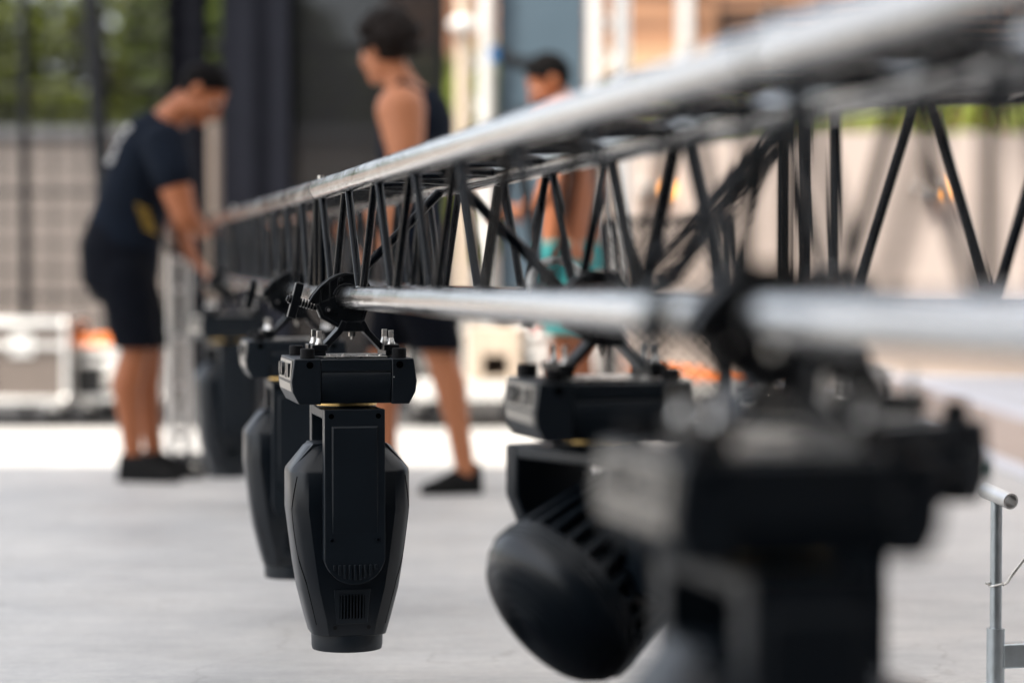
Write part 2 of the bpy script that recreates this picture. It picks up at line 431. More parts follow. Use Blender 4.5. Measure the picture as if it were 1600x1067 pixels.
def make_base(root):
    b = MB()
    endp = [(-.118,-.1155),(.118,-.1155),(.1215,-.142),(.1215,-.172),(.105,-.2035),(-.105,-.2035),(-.1215,-.172),(-.1215,-.142)]
    # end blocks (profile in x-z, extruded in y)
    L = [(-.1155,-.116),(-.0645,-.116),(-.0645,-.2035),(-.1065,-.2035),(-.119,-.180),(-.1215,-.160)]
    b.prism(L, 'y', -.118, .118)
    Rr = [(.073,-.116),(.1155,-.116),(.1215,-.160),(.119,-.180),(.1065,-.2035),(.073,-.2035)]
    b.prism(Rr, 'y', -.118, .118)
    # middle body (profile in y-z)
    mid = [(-.1165,-.117),(-.1165,-.1400),(-.1125,-.1415),(-.1150,-.1460),(-.1150,-.1720),(-.104,-.2025),(.104,-.2025),(.1150,-.172),(.1150,-.146),(.1125,-.1415),(.1165,-.14),(.1165,-.117)]
    b.prism(mid, 'x', -.0642, .0727)
    base = b.build('base', 'plastic', root, bevel=.0018)
    # screw holes on the front and back of the end blocks
    h = MB()
    for x in (-.086,.088):
        for y in (-.1183,.1183):
            h = MB(); h.cyl((x,y,-.128),(x,y-.0006 if y<0 else y+.0006,-.128),.0068,n=16); h.build('screw_hole', 'hole', base)
    for y in (-.07,.07): h = MB(); h.cyl((.1187,y,-.145),(.1207,y,-.145),.004,n=10); h.build('screw_hole', 'hole', base)
    s = MB()
    s.cyl((.0765,-.1183,-.1515),(.0765,-.1192,-.1515),.0012,n=8)
    s.build('indicator', 'white', base)
    for x in (-.088,.090):
        for y in (-.096,.096):
            f = MB(); f.lathe([(.0125,-.1165),(.0140,-.1155),(.0140,-.0985),(.0125,-.0965)], n=24); f.v = [v+Vector((x,y,0)) for v in f.v]
            f.build('rubber_foot', 'rubber', root)
    # socket plate on the left end
    p = MB()
    p.obox((-.1198,0,-.1385),(.0008,0,0),(0,.098,0),(0,0,.0195)); 
    pl = p.build('socket_panel', 'panel', root, bevel=.0008)
    pl2 = MB(); pl2.add([(-.1186,-.098,-.1205),(-.1186,.098,-.1205),(-.1218,.098,-.158),(-.1218,-.098,-.158),(-.1170,-.098,-.1205),(-.1170,.098,-.1205),(-.120,.098,-.158),(-.120,-.098,-.158)], [(0,1,2,3),(4,7,6,5),(0,3,7,4),(1,5,6,2),(0,4,5,1),(3,2,6,7)])
    pl.data = pl2.build('t', 'panel', smooth=0).data; bpy.data.objects.remove(bpy.data.objects['t'])
    k = MB()
    def ox(z): return -.1186-(.0032)*(-.1205-z)/.0375
    for y, z in ((.055,-.139),(.018,-.139)):
        k.cyl((ox(z)-.0002,y,z),(ox(z)-.0065,y,z),.0135,n=20)
    k.obox((ox(-.137)-.002,-.062,-.139),(.0022,0,0),(0,.019,0),(0,0,.013))
    k.obox((ox(-.137)-.001,-.022,-.135),(.0014,0,0),(0,.012,0),(0,0,.006))
    k.obox((ox(-.150)-.001,-.022,-.150),(.0014,0,0),(0,.010,0),(0,0,.004))
    k.build('socket', 'plastic2', pl)
    # slanted lower strip
    q = MB(); q.add([(-.1222,-.1,-.163),(-.1222,.1,-.163),(-.1198,.1,-.179),(-.1198,-.1,-.179),(-.1205,-.1,-.163),(-.1205,.1,-.163),(-.118,.1,-.179),(-.118,-.1,-.179)], [(0,1,2,3),(4,7,6,5),(0,3,7,4),(1,5,6,2),(0,4,5,1),(3,2,6,7)])
    q.build('trim_strip', 'panel', root, smooth=0)
    # steel deck with screws
    d = MB(); d.box(-.052,.070,-.075,.075,-.1165,-.1125)
    dk = d.build('deck_plate', 'steel', root, bevel=.0006)
    for x in (-.04,-.015,.034,.058):
        for y in (-.062,): e = MB(); e.lathe([(.0042,-.1125),(.0042,-.1105),(.0028,-.1093)], n=10); e.v[-30:] = [v+Vector((x,y,0)) for v in e.v[-30:]]; e.build('screw', 'steel', dk)
    # neck
    n = MB(); n.cyl((0,0,-.2025),(0,0,-.2135),.058,n=36); n.build('neck', 'plastic', root)
    n = MB(); n.cyl((.0,0,-.2045),(.0,0,-.2105),.0598,n=36); n.build('bearing_ring', 'brass', root)

def make_clamp(root, detail=True):
    # omega bracket
    b = MB()
    def bar(pts, th, y0, y1):
        for (x0,z0),(x1,z1) in zip(pts, pts[1:]):
            d = Vector((x1-x0,0,z1-z0)); L = d.length; d.normalize(); n = Vector((-d.z,0,d.x))
            b.obox(((x0+x1)/2,(y0+y1)/2,(z0+z1)/2), d*(L/2+th*.35), (0,(y1-y0)/2,0), n*th/2)
    bar([(-.074,-.096),(-.044,-.096),(-.016,-.066),(-.008,-.050)], .0115, -.024, .024)
    bar([(.096,-.096),(.066,-.096),(.038,-.066),(.030,-.050)], .0115, -.0238, .0238)
    b.box(-.012,.034,-.0235,.0235,-.0665,-.0465)
    b.box(-.0745,-.0435,-.056,.056,-.1025,-.0915); b.box(.0665,.0975,-.056,.056,-.1025,-.0915)
    b.box(-.071,-.047,-.054,.054,-.1125,-.1027); b.box(.070,.094,-.054,.054,-.1125,-.1027)
    br = b.build('bracket', 'clampm', root, bevel=.0012)
    p = MB(); p.cyl((.011,0,-.0667),(.011,0,-.0760),.0070,n=6); p.cyl((.011,0,-.076),(.011,0,-.082),.004,n=10)
    p.build('center_bolt', 'steel', br)
    for x in (-.059, .082):
        for y in (-.043, .043):
            w = MB()
            w.lathe([(.0085,-.0915),(.0085,-.0885),(.0065,-.0850),(.0055,-.0800),(.0045,-.078)], n=14)
            w.v = [v+Vector((x,y,0)) for v in w.v]
            w.obox((x,y,-.0715),(.0048,.0012,0),(-.0004,.0016,0),(0,0,.0078))
            w.build('wing_bolt', 'steel', root, bevel=.0007)
    # hook clamp
    def arc(c, r, a0, a1, n): return [(c[0]+r*math.cos(R(a0+(a1-a0)*i/n)), c[1]+r*math.sin(R(a0+(a1-a0)*i/n))) for i in range(n+1)]
    HC = (.0, .0); HR = .0226
    c = MB()
    def strip(outer, inner, y0, y1):
        n = min(len(outer), len(inner))
        c.rings([[Vector((outer[i][0],y0,outer[i][1])),Vector((outer[i][0],y1,outer[i][1])),Vector((inner[i][0],y1,inner[i][1])),Vector((inner[i][0],y0,inner[i][1]))] for i in range(n)])
    outer = [(.050,-.004),(.047,.018),(.036,.036),(.018,.0455),(-.004,.0475),(-.020,.0435),(-.036,.0345),(-.052,.0215),(-.066,.005),(-.0745,-.010)]
    inner = arc(HC, HR, -8, 150, 5)+[(-.022,.006),(-.0245,-.004),(-.036,-.010),(-.058,-.0155)]
    strip(outer, inner, -.0085, .0085)
    for a_, b_ in (((-.052,-.012),(-.050,.020)),((-.034,-.008),(-.033,.033)),((-.018,.018),(-.015,.043))):
        p_, q_ = Vector((a_[0],0,a_[1])), Vector((b_[0],0,b_[1])); m_ = (p_+q_)/2; h_ = (q_-p_)/2
        c.obox(m_, h_, (0,.0115,0), h_.normalized().cross(Vector((0,1,0)))*.0016)
    strip([(x*1.0,z*1.0) for x,z in arc(HC, .0285, 0, 168, 7)], arc(HC, HR+.0002, 0, 168, 7), -.0150, .0150)
    fo = [(x*1.0,z) for x,z in outer]; fi = [(x*.91-.0005, z*.91-.001) for x,z in outer]
    strip([(x*1.03,z*1.03) for x,z in outer], [(x*.93,z*.93) for x,z in outer], -.0185, -.0128)
    strip([(x*1.03,z*1.03) for x,z in outer], [(x*.93,z*.93) for x,z in outer], .0128, .0185)
    # lower jaw
    lo_in = arc(HC, HR, 172, 340, 6)
    lo_out = [(-.063,-.014),(-.052,-.0400),(-.036,-.0485),(-.018,-.0585),(.012,-.0600),(.034,-.0480),(.044,-.020)]
    strip(lo_out, lo_in, -.0105, .0105)
    strip([(x*.985,z*.985) for x,z in lo_out], [(x*.88,z*.88-.0005) for x,z in lo_out], -.0145, .0145)
    c.cyl((-.037,-.0165,-.024),(-.037,.0165,-.024),.0065,n=14); c.cyl((-.012,-.0160,.036),(-.012,.0160,.036),.004,n=12)
    cl = c.build('clamp', 'clampm', root, bevel=.0012)
    pin = MB(); pin.cyl((-.037,-.0178,-.024),(-.037,.0178,-.024),.0034,n=10); pin.build('pin', 'steel', cl)
    k = MB()
    s0, s1 = Vector((-.036,0,-.024)), Vector((-.118,0,-.001)); d = (s1-s0).normalized(); nrm = Vector((-d.z,0,d.x))
    k.cyl(s0, s1, .0046, n=12); k.cyl(s0+d*.022, s0+d*.058, .0078, n=16)
    kc = s0+d*.067
    t = (nrm*.98+d*-.02).normalized()
    k.obox(kc, d*.0080, (0,.013,0), t*.0345)
    k.cyl(kc+d*.006, kc+d*.0135, .0095, n=6); k.cyl(kc+d*.0135, kc+d*.017, .0062, n=12)
    kn = k.build('clamp_handle', 'clampm', cl, bevel=.0011)
    sp = MB()
    for i in range(5):
        q = s0+d*(.030+i*.006); sp.cyl(q-d*.0010, q+d*.0010, .0093, n=16)
    sp.build('spring', 'steel', kn)

def arm_profile(w0, w1, z0, zc, r, n=14):
    pts = [(-w0,z0),(w0,z0),(w1,zc)]
    pts += [(r*math.cos(R(-a)), zc+r*math.sin(R(-a))) for a in [180*i/n for i in range(1,n)]]
    pts += [(-w1,zc)]
    return pts

def make_yoke_head(root):
    yk = bpy.data.objects.new('yoke', None)
    b = MB(); b.box(-.0585,.0585,-.0878,.0878,-.2335,-.2137); b.build('yoke_bridge', 'plastic', root, bevel=.003)
    for s in (-1, 1):
        a = MB()
        y0, y1 = (.088*s, .1215*s)
        prof = arm_profile(.0585,.0585,-.2137,-.491,.0600)
        a.prism(prof, 'y', min(y0,y1), max(y0,y1))
        # raised cover on the outside
        yo = .1217*s; yr = .1252*s
        pr = [(-.0455,-.245),(.0455,-.245),(.0450,-.40),(.0440,-.452),(-.0440,-.452),(-.0450,-.40)]
        pi = [(-.0420,-.2485,1),(.0420,-.2485,1),(.0420,-.40,.75),(.0425,-.449,.12),(-.0425,-.449,.12),(-.0420,-.40,.75)]
        a.rings([[Vector((x,yo,z)) for x,z in pr],[Vector((x,yo+(yr-yo)*q,z)) for x,z,q in pi]])
        # rounded rim around the pivot cover and its ribs
        rim = [(.0560*math.cos(t), .0560*math.sin(t)) for t in [R(180+180*i/16) for i in range(17)]]
        for i in range(9):
            x = -.040+i*.010; zb = -.491-math.sqrt(max(.0,.0505**2-x*x))
            a.obox((x,.1230*s,(-.5125+zb)/2),(.0026,0,0),(0,.0022,0),(0,0,max(.004,(-.5125-zb)/2)))
        arm = a.build('yoke_arm', 'plastic', root, bevel=.0022)
        h = MB()
        for x, z in ((-.0455,-.2262),(.0455,-.2262)): h = MB(); h.cyl((x,.1213*s,z),(x,.1221*s,z),.0052,n=14); h.build('screw_hole', 'hole', arm)
        for x in (-.0445,.0445):
            v = MB(); v.cyl((x,.1217*s,-.4645),(x,.1236*s,-.4645),.0044,.0038,n=14); v.build('screw', 'plastic2', arm)
            v2 = MB(); v2.cyl((x,.1237*s,-.4645),(x,.1239*s,-.4645),.0020,n=6); v2.build('screw_recess', 'hole', arm)
    # head
    h = MB()
    h.rings([head_ring(z,a,b) for z,a,b in HEADZ])
    h.cyl((0,-.0875,-.491),(0,.0875,-.491),.050,n=32)
    hd = h.build('head', 'plastic2', root, smooth=28, bevel=.0022)
    # vertical shoulders / handles on top of the head
    for s in (-1,1):
        g = MB(); g.prism([(s*.040,-.2835),(s*.072,-.2835),(s*.1120,-.329),(s*.104,-.333),(s*.07,-.294),(s*.040,-.291)][::s], 'y', -.050, .050); g.build('head_cap', 'plastic', hd, bevel=.0015)
    l = MB(); l.lathe([(.0700,-.6582),(.0705,-.6615),(.0700,-.684),(.0685,-.6905),(.0620,-.6905),(.0605,-.676)], n=48)
    lr = l.build('lens_ring', 'plastic', hd)
    gl = MB(); gl.lathe([(.0603,-.6775),(.0603,-.6790)], n=40); gl.build('lens', 'plastic2', lr)
    # vent panels on the faces below the arms
    for s in (-1, 1):
        v = MB()
        def yz(z): return head_ab(z)[1]*s
        def slab(x0,x1,z0,z1,t0,t1):
            v.add([(x,yz(z)+s*t,z) for t in (t0,t1) for x,z in ((x0,z0),(x1,z0),(x1,z1),(x0,z1))], [(0,1,2,3),(4,7,6,5),(0,4,5,1),(1,5,6,2),(2,6,7,3),(3,7,4,0)])
        fr = [(-.036,-.5650),(.036,-.5650),(.030,-.6330),(-.030,-.6330)]
        v.add([(x,yz(z)+s*t,z) for t in (-.001,.0017) for x,z in fr], [(0,1,2,3),(4,7,6,5),(0,4,5,1),(1,5,6,2),(2,6,7,3),(3,7,4,0)])
        vp = v.build('vent_panel', 'plastic', hd, bevel=.0008, smooth=0)
        v = MB(); slab(-.0245,.0245,-.5765,-.6225,.0016,.0021); v.build('vent_opening', 'hole', vp, smooth=0)
        v = MB()
        for i in range(8): x = -.0215+i*.00615; slab(x-.0013,x+.0013,-.5755,-.6235,.0017,.0040)
        v.build('vent_rib', 'plastic', vp, smooth=0)
        v = MB()
        for x in (-.033,.033): v = MB(); v.cyl((x,yz(-.640)-s*.001,-.640),(x,yz(-.640)+s*.0018,-.640),.0040,n=12); v.build('screw', 'rubber', hd)
        # moulding seam along each flank
        for sx in (-1, 1):
            pts = []
            for i in range(15):
                t = i/14; z = -.345-.29*t; a, b = head_ab(z)
                c = min(.034, a*.4, b*.55)
                k = .5+.5*math.sin(math.pi*min(1,t*1.35))*.9
                q = [(a-c, b), (a-c*.45, b-c*.30), (a-c*.12, b-c*.72), (a, b-c*1.25)]
                kk = max(0,min(2.99,k*2.4)); j = int(kk); f = kk-j
                pts.append((sx*(q[j][0]*(1-f)+q[j+1][0]*f), s*(q[j][1]*(1-f)+q[j+1][1]*f), z))
            w = MB(); w.tube(pts, .0010, n=6); w.build('seam', 'hole', hd)

def make_light(label, group):
    root = empty('moving_head_light', (0,0,0), label, 'stage light', group)
    make_base(root); make_clamp(root); make_yoke_head(root)
    return root

GL = 'moving head lights hanging from the truss'
light1 = make_light('sharpest moving head light in the centre, black, hanging head down from the near lower tube', GL)
angA = math.atan2(.2037, 1); angB = math.atan2(.1762, 1)
light1.location = TA(5.18-4.76, (0,0)); light1.rotation_euler = (0,0,angA)
def put(src, T, u, side, label, yaw=0, rz=angA):
    o = copy_tree(src); o['label'] = label; o.location = T(u,(side,0)); o.rotation_euler = (0,0,rz+yaw); return o
light2 = put(light1, TB, 5.86-5.18, 0, 'soft black moving head light partly hidden behind the sharp central one', 0, angB)
light3 = put(light1, TB, 8.55-5.18, 0, 'blurred farthest moving head light beside the bending man', R(10), angB)
light5 = put(light1, TA, 5.18-2.14, 0, 'nearest moving head light, a big black blur at the lower right', R(3))
light5.location = light5.location+Vector((.014,0,0))
for ch in light5.children:
    if ch.name.split('.')[0] in ('yoke_bridge','yoke_arm','head'): ch.rotation_euler = (0,0,R(1))
light6 = put(light1, TA, 5.18-2.56, 1, 'moving head light mostly hidden behind the nearest big blurred one, base corner poking out right', R(30))
for ch in light6.children:
    if ch.name.split('.')[0] in ('yoke_bridge','yoke_arm','head'):
        ch.rotation_euler = (0,0,R(-50))
        if ch.name.startswith('head'):      # this head is tilted up level
            ch.rotation_euler = (0,R(-84),R(-50)); pv = Vector((0,0,-.491)); ch.location = pv-ch.rotation_euler.to_matrix() @ pv

# the round-headed light on the far tube
wash = empty('moving_head_light', (0,0,0), 'moving head light with a round ribbed barrel head tilted towards the floor', 'stage light', GL)
make_base(wash); make_clamp(wash)
PV = Vector((.004,0,-.404)); phi = R(22)
tx = Vector((-math.sin(phi)*1.0, math.cos(phi), 0)); hx = Vector((-math.cos(phi), -math.sin(phi), 0))
b = MB(); b.cyl((0,0,-.2137),(0,0,-.222),.07,n=28)
b.obox((0,0,-.232), tx*.158, hx*.060, (0,0,.0105)); b.build('yoke_bridge', 'plastic', wash, bevel=.004)
for s in (-1,1):
    a = MB()
    prof = [(-.062,-.222),(.062,-.222),(.062,-.30),(.055,-.345),(.050,-.39),(.035,-.425),(0,-.44),(-.035,-.425),(-.050,-.39),(-.055,-.345),(-.098,-.30)]
    for t0, t1 in ((.130,.160),):
        a.rings([[tx*s*t+hx*x+Vector((.012*(1 if z<-.3 else 0),0,z)) for x,z in prof] for t in (t0,t1)])
    a.build('yoke_arm', 'plastic', wash, bevel=.004)
ax = (hx*.83+Vector((0,0,-.56))).normalized()
Q = ax.to_track_quat('Z','Y').to_matrix().to_4x4(); TH = Matrix.Translation(PV) @ Q @ Matrix.Scale(1.07,4)
h = MB(); h.lathe([(.050,-.135),(.082,-.125),(.092,-.10),(.095,-.05),(.101,.0),(.106,.03),(.112,.050),(.128,.056),(.128,.085),(.124,.100),(.110,.118),(.085,.131),(.05,.139),(.004,.142)], n=56, T=TH)
h.cyl(PV-tx*.1305, PV+tx*.1305, .045, n=24)
hd = h.build('head', 'plastic2', wash, smooth=50)
f = MB()
for i in range(26):
    t = 2*math.pi*i/26; rd = Vector((math.cos(t), math.sin(t), 0)); tg = Vector((-math.sin(t), math.cos(t), 0))
    pts = [rd*(.096)+Vector((0,0,-.09)), rd*.107+Vector((0,0,-.09)), rd*.1285+Vector((0,0,.056)), rd*.112+Vector((0,0,.056))]
    vs = [TH @ (p+tg*.0045*k) for k in (-1,1) for p in pts]
    f.add(vs, [(0,1,2,3),(4,7,6,5),(0,4,5,1),(1,5,6,2),(2,6,7,3),(3,7,4,0)])
o = f.build('cooling_fin', 'plastic', hd, smooth=0)
f = MB()
for r, z in ((.030,.1413),(.045,.1402),(.060,.1375),(.075,.1345),(.090,.129),(.103,.1225)):
    f.tube([TH @ Vector((r*math.cos(t), r*math.sin(t), z)) for t in [2*math.pi*i/48 for i in range(49)]], .0009, n=6)
f.build('grille_ring', 'plastic', hd)
f = MB()
for z, r in ((.066,.1285),(.075,.1285),(.084,.1285)):
    f.tube([TH @ Vector((r*math.cos(t), r*math.sin(t), z)) for t in [2*math.pi*i/64 for i in range(65)]], .0022, n=6)
f.build('rim_rib', 'plastic2', hd)
wash.location = TA(5.18-3.62, (1,0)); wash.rotation_euler = (0,0,angA)

# white sling looped over the far tube
p = TA(5.18-3.90, (1,0))
s = MB(); s.tube([p+Vector((.042*math.cos(t), .010*math.sin(3*t), .036*math.sin(t)+.030)) for t in [2*math.pi*i/40 for i in range(41)]], .0065, n=10)
tag(s.build('sling', 'white'), 'white round sling looped over the far lower truss tube', 'sling')

# ------------------------------------------------------------------ support tower under the far end of the truss
tw = empty('support_tower', fx(283, 9.95), 'aluminium ladder mast standing behind the bending man at the truss end', 'mast')
tw0 = tw.location
m_ = MB()
for px in (268, 292):
    m_ = MB(); q = fx(px, 9.95)-tw0
    m_.cyl(q+Vector((0,0,.06)), q+Vector((0,0,.90)), .018, n=16); m_.build('post', 'alu2', tw)
for z in (.16,.36,.56,.76,.88):
    m_ = MB(); m_.cyl(fx(268,9.95,z)-tw0, fx(292,9.95,z)-tw0, .012, n=10); m_.build('rung', 'alu2', tw)
m_ = MB(); m_.box(-.16,.13,-.16,.16,.05,.075); bpz = m_.build('base_plate', 'darkpaint', tw, bevel=.004)
for x in (-.13,.10):
    for y in (-.12,.12):
        m_ = MB(); m_.cyl((x-.012,y,.026),(x+.012,y,.026),.026,n=18); m_.build('caster', 'rubber', tw)

# ------------------------------------------------------------------ galvanised barrier post at the right
d = 4.62; X0 = (1559-800)*d/F
bar = empty('barrier', (X0, d, 0), 'galvanised barrier post with a short open cross tube on top, at the right edge', 'barrier')
m_ = MB(); m_.pipe((0,0,.006),(0,0,.163),.0172,.0125); m_.build('sleeve', 'galv', bar); m_ = MB(); m_.pipe((.95,.25,.006),(.95,.25,.163),.0172,.0125); m_.build('sleeve', 'galv', bar)
m_ = MB(); m_.pipe((0,0,.10),(0,0,.408),.0112,.0085); m_.build('post', 'galv', bar)
m_ = MB(); a = Vector((.30,-.93,-.12)).normalized(); c = Vector((0,0,.418)); m_.pipe(c-a*.045, c+a*.055, .0155, .0118, n=32); m_.build('cross_tube', 'alu2', bar)
m_ = MB(); m_.obox((.475,.125,.110),(.466,.122,0),(-.004,.016,0),(0,0,.0235)); m_.build('rail', 'galv', bar, bevel=.003)
m_ = MB(); m_.tube([Vector((.0125*math.cos(t)+.0, .0125*math.sin(t), .247+.003*math.cos(t))) for t in [2*math.pi*i/24 for i in range(25)]], .0024, n=8)
m_.tube([(-.012,0,.250),(-.02,-.004,.249)], .003, n=8)
m_.tube([(.013,0,.246),(.022,.004,.250),(.034,.008,.266),(.08,.02,.322)], .0032, n=8); m_.build('locking_pin', 'steel', bar)
m_ = MB(); m_.box(-.09,.09,-.09,.09,0,.007); m_.build('foot_plate', 'galv', bar); m_ = MB(); m_.box(.86,1.04,.16,.34,0,.007); m_.build('foot_plate', 'galv', bar)

# ------------------------------------------------------------------ background: flight cases
def flight_case(name, x0, x1, y0, y1, z0, z1, body, label, cat='flight case', cast=True, lid=None, group=None):
    c = Vector(((x0+x1)/2,(y0+y1)/2,0)); root = empty(name, c, label, cat, group)
    w, dp = (x1-x0)/2, (y1-y0)/2
    m = MB(); m.box(-w+.006,w-.006,-dp+.006,dp-.006,z0+.006,z1-.006); m.build('body', body, root)
    e = MB(); t = .016
    for sx in (-1,1):
        for sy in (-1,1): e.box(sx*w-t,sx*w+t,sy*dp-t,sy*dp+t,z0,z1)
    for z in (z0,z1,z0+(z1-z0)*.72):
        for sy in (-1,1): e.box(-w-t+.002,w+t-.002,sy*dp-t-.003,sy*dp+t+.003,z-t,z+t)
        for sx in (-1,1): e.box(sx*w-t-.004,sx*w+t+.004,-dp-t+.004,dp+t-.004,z-t-.001,z+t+.001)
    e.build('edge_trim', 'alu2', root, bevel=.003)
    for sx in (-1,1):
        for z in (z0,z1):
            k = MB(); k.ell((sx*w,-dp,z),.032,.032,.032); k.build('ball_corner', 'steel', root)
    n = 2 if w > .3 else 1
    for i in range(n):
        x = 0 if n == 1 else (-w*.5+i*w)
        k = MB(); k.box(x-.06,x+.06,-dp-.008,-dp-.003,z0+(z1-z0)*.72-.06,z0+(z1-z0)*.72+.06); k.box(x-.02,x+.02,-dp-.02,-dp-.009,z0+(z1-z0)*.72-.03,z0+(z1-z0)*.72+.03)
        k.build('latch', 'alu2', root, bevel=.002)
    k = MB(); k.box(-.07,.07,-dp-.012,-dp-.003,z0+(z1-z0)*.36-.05,z0+(z1-z0)*.36+.05); k.build('handle', 'steel', root, bevel=.003)
    if lid:
        k = MB(); k.box(-w-.004,w+.004,-dp-.004,dp+.004,z1+.017,z1+.062); k.build('lid', lid, root, bevel=.004)
    if cast:
        for sx in (-1,1):
            for sy in (-1,1):
                k = MB(); k.cyl((sx*(w-.08)-.02,sy*(dp-.07),.05),(sx*(w-.08)+.02,sy*(dp-.07),.05),.05,n=18); wv = k.build('caster', 'rubber', root)
                k = MB(); k.box(sx*(w-.08)-.032,sx*(w-.08)+.032,sy*(dp-.07)-.03,sy*(dp-.07)+.03,.075,z0-.003); k.build('fork', 'alu2', wv)
    return root
def X(px, d): return (px-800)*d/F
def Z(py, d): return CAMH+(HZ-py)*d/F
d = 12.95
flight_case('flight_case', X(-170,d), X(102,d), d, d+.6, .135, Z(506,d), 'case', 'grey brown flight case with silver edges at the far left edge')
flight_case('flight_case', X(112,d+.2), X(250,d+.2), d+.2, d+.75, .135, Z(545,d+.2), 'caseblack', 'flight case with an orange lid behind the bending man', lid='orange')
flight_case('flight_case', X(628,d), X(728,d), d+.1, d+.7, .17, Z(478,d), 'caseblack', 'tall black flight case behind the walking man in the tank top')
flight_case('flight_case', X(812,d), X(850,d)+.1, d+.15, d+.75, .17, Z(512,d), 'caseblack', 'small black flight case standing right of the cream crate', group=None)
flight_case('flight_case', X(1000,13.2), X(1190,13.2), 13.2, 13.8, .135, Z(592,13.2)-.02, 'caseblack', 'low flight case with an orange lid behind the round headed light', lid='orange')
flight_case('flight_case', X(1318,14.0), X(1388,14.0), 14.0, 14.5, .03, Z(577,14.0), 'caseblack', 'small silver edged flight case low behind the nearest light', cast=False)
flight_case('flight_case', X(836,12.5), X(906,12.5), 12.5, 12.9, .12, Z(524,12.5), 'casepale', 'pale pink flight case with a red lid behind the round headed light', lid='red')
# cream crate on a white dolly
cr = empty('crate', fx(772, 12.9), 'cream open fronted wooden crate on a white wheeled dolly', 'crate')
w = X(812,12.9)-X(772,12.9); zt = Z(508,12.9)
k = MB(); k.box(-w,-w+.075,-.2,.2,.245,zt); k.box(w-.06,w,-.2,.2,.245,zt); k.box(-w+.077,w-.062,-.198,.2,zt-.15,zt-.002); k.box(-w+.077,w-.062,-.198,.2,.245,.27); k.build('frame', 'cream', cr, bevel=.004)
k = MB(); k.box(-w+.077,w-.062,.12,.14,.272,zt-.152); k.build('back_panel', 'case', cr)
dl = MB(); dl.box(-.42,.20,-.22,.22,.15,.242); dlo = dl.build('dolly', 'white', cr, bevel=.004)
for x in (-.34,.12):
    for y in (-.15,.15):
        k = MB(); k.cyl((x-.02,y,.06),(x+.02,y,.06),.06,n=18); k.box(x-.03,x+.03,y-.03,y+.03,.09,.149); k.build('caster', 'rubber', dlo)

# drapes and scrim on a goal post frame
def cloth(name, x0, x1, d, z0, z1, m, label, cat, amp=.05, per=.28, seed=0, group=None):
    rnd = random.Random(seed); n = max(20, int((x1-x0)/.03)); v = MB()
    xs = [x0+(x1-x0)*i/n for i in range(n+1)]; ph = rnd.random()*6
    off = [amp*math.sin(x*2*math.pi/per+ph)+amp*.5*math.sin(x*2*math.pi/(per*.37)+ph*2) for x in xs]
    zs = [z0+(z1-z0)*j/6 for j in range(7)]
    for t in (0, .004):
        for j, z in enumerate(zs):
            for x, o in zip(xs, off): v.v.append(Vector((x, d+o*(1-.35*j/6)+t, z)))
    nn = n+1; tot = nn*7
    for t in (0,1):
        for j in range(6):
            for i in range(n):
                a = t*tot+j*nn+i; q = [a,a+1,a+nn+1,a+nn]; v.f.append(q if t == 0 else q[::-1])
    for j in range(6):
        for i in (0, n): a = j*nn+i; v.f.append([a, a+nn, a+nn+tot, a+tot])
    for i in range(n): v.f.append([i,i+1,i+1+tot,i+tot]); a = 6*nn+i; v.f.append([a,a+1,a+1+tot,a+tot])
    return tag(v.build(name, m, smooth=60), label, cat, group)
dd = 14.0
cloth('drape', X(263,dd), X(327,dd), dd, .05, 4.4, 'drape', 'narrow black cloth drape left of the pale slit, behind the bending man', 'drape', seed=1)
cloth('drape', X(347,dd), X(452,dd), dd, .05, 4.4, 'drape2', 'wide black cloth drape right of the pale slit', 'drape', amp=.03, per=.5, seed=2)
cloth('scrim', X(454,dd), X(692,dd), dd+.1, .05, 4.4, 'scrim', 'dark see-through mesh scrim behind the man in the tank top', 'scrim', amp=.012, per=.9, seed=3)
fr = empty('goal_post', fx(470, dd+.35), 'dark steel goal post frame carrying the black drapes', 'frame'); f0 = fr.location
for px in (268, 455, 690):
    k = MB(); k.cyl(fx(px,dd+.35)-f0, fx(px,dd+.35,4.5)-f0, .03, n=14); k.build('post', 'darkpaint', fr)
for z in (4.45, 2.15, .35):
    k = MB(); k.cyl(fx(262,dd+.35,z)-f0, fx(694,dd+.35,z)-f0, .025, n=12); k.build('crossbar', 'darkpaint', fr)
# pale pole seen in the slit between the drapes
k = MB(); k.cyl(fx(336,dd+.8), fx(336,dd+.8,Z(190,dd+.8)), .045, n=16)
tag(k.build('pole', 'polem'), 'pale pole in the slit between two black drapes', 'pole')

# white truss towers and the blue grey panel between them
def tower(px0, px1, d, label, m0, m1):
    c = fx((px0+px1)/2, d); root = empty('truss_tower', c, label, 'truss tower', 'upright truss towers behind the stage')
    hw = X(px1,d)-c.x
    for sx, m in ((-1,m0),(1,m1)):
        for y in (0, .26):
            k = MB(); k.cyl((sx*hw,y,.03),(sx*hw,y,5),.042,n=18); k.build('chord', m, root)
    for i in range(20):
        z = .2+i*.24
        k = MB(); k.cyl((-hw,0,z),(hw,0,z+.2*(1 if i%2 else -1)),.010,n=8); k.build('brace', m1, root)
        k = MB(); k.cyl((-hw,.26,z),(hw,.26,z+.2*(-1 if i%2 else 1)),.010,n=8); k.build('brace', m1, root)
    k = MB(); k.box(-hw-.1,hw+.1,-.12,.38,0,.03); k.build('base_plate', 'alu2', root)
    return root
t1 = tower(724, 760, 13.6, 'white upright truss tower left of the blue grey panel, with a round joint', 'cream', 'white')
k = MB(); k.ell((X(728,13.6)-t1.location.x-.02,-.05,Z(42,13.6)),.075,.06,.05); k.build('joint', 'white', t1)
t2 = tower(930, 972, 13.6, 'upright truss tower right of the blue grey panel', 'white', 'alu2')
pn = empty('stage_panel', fx(845, 13.7), 'blue grey rectangular panel standing between two white towers', 'panel'); p0 = pn.location
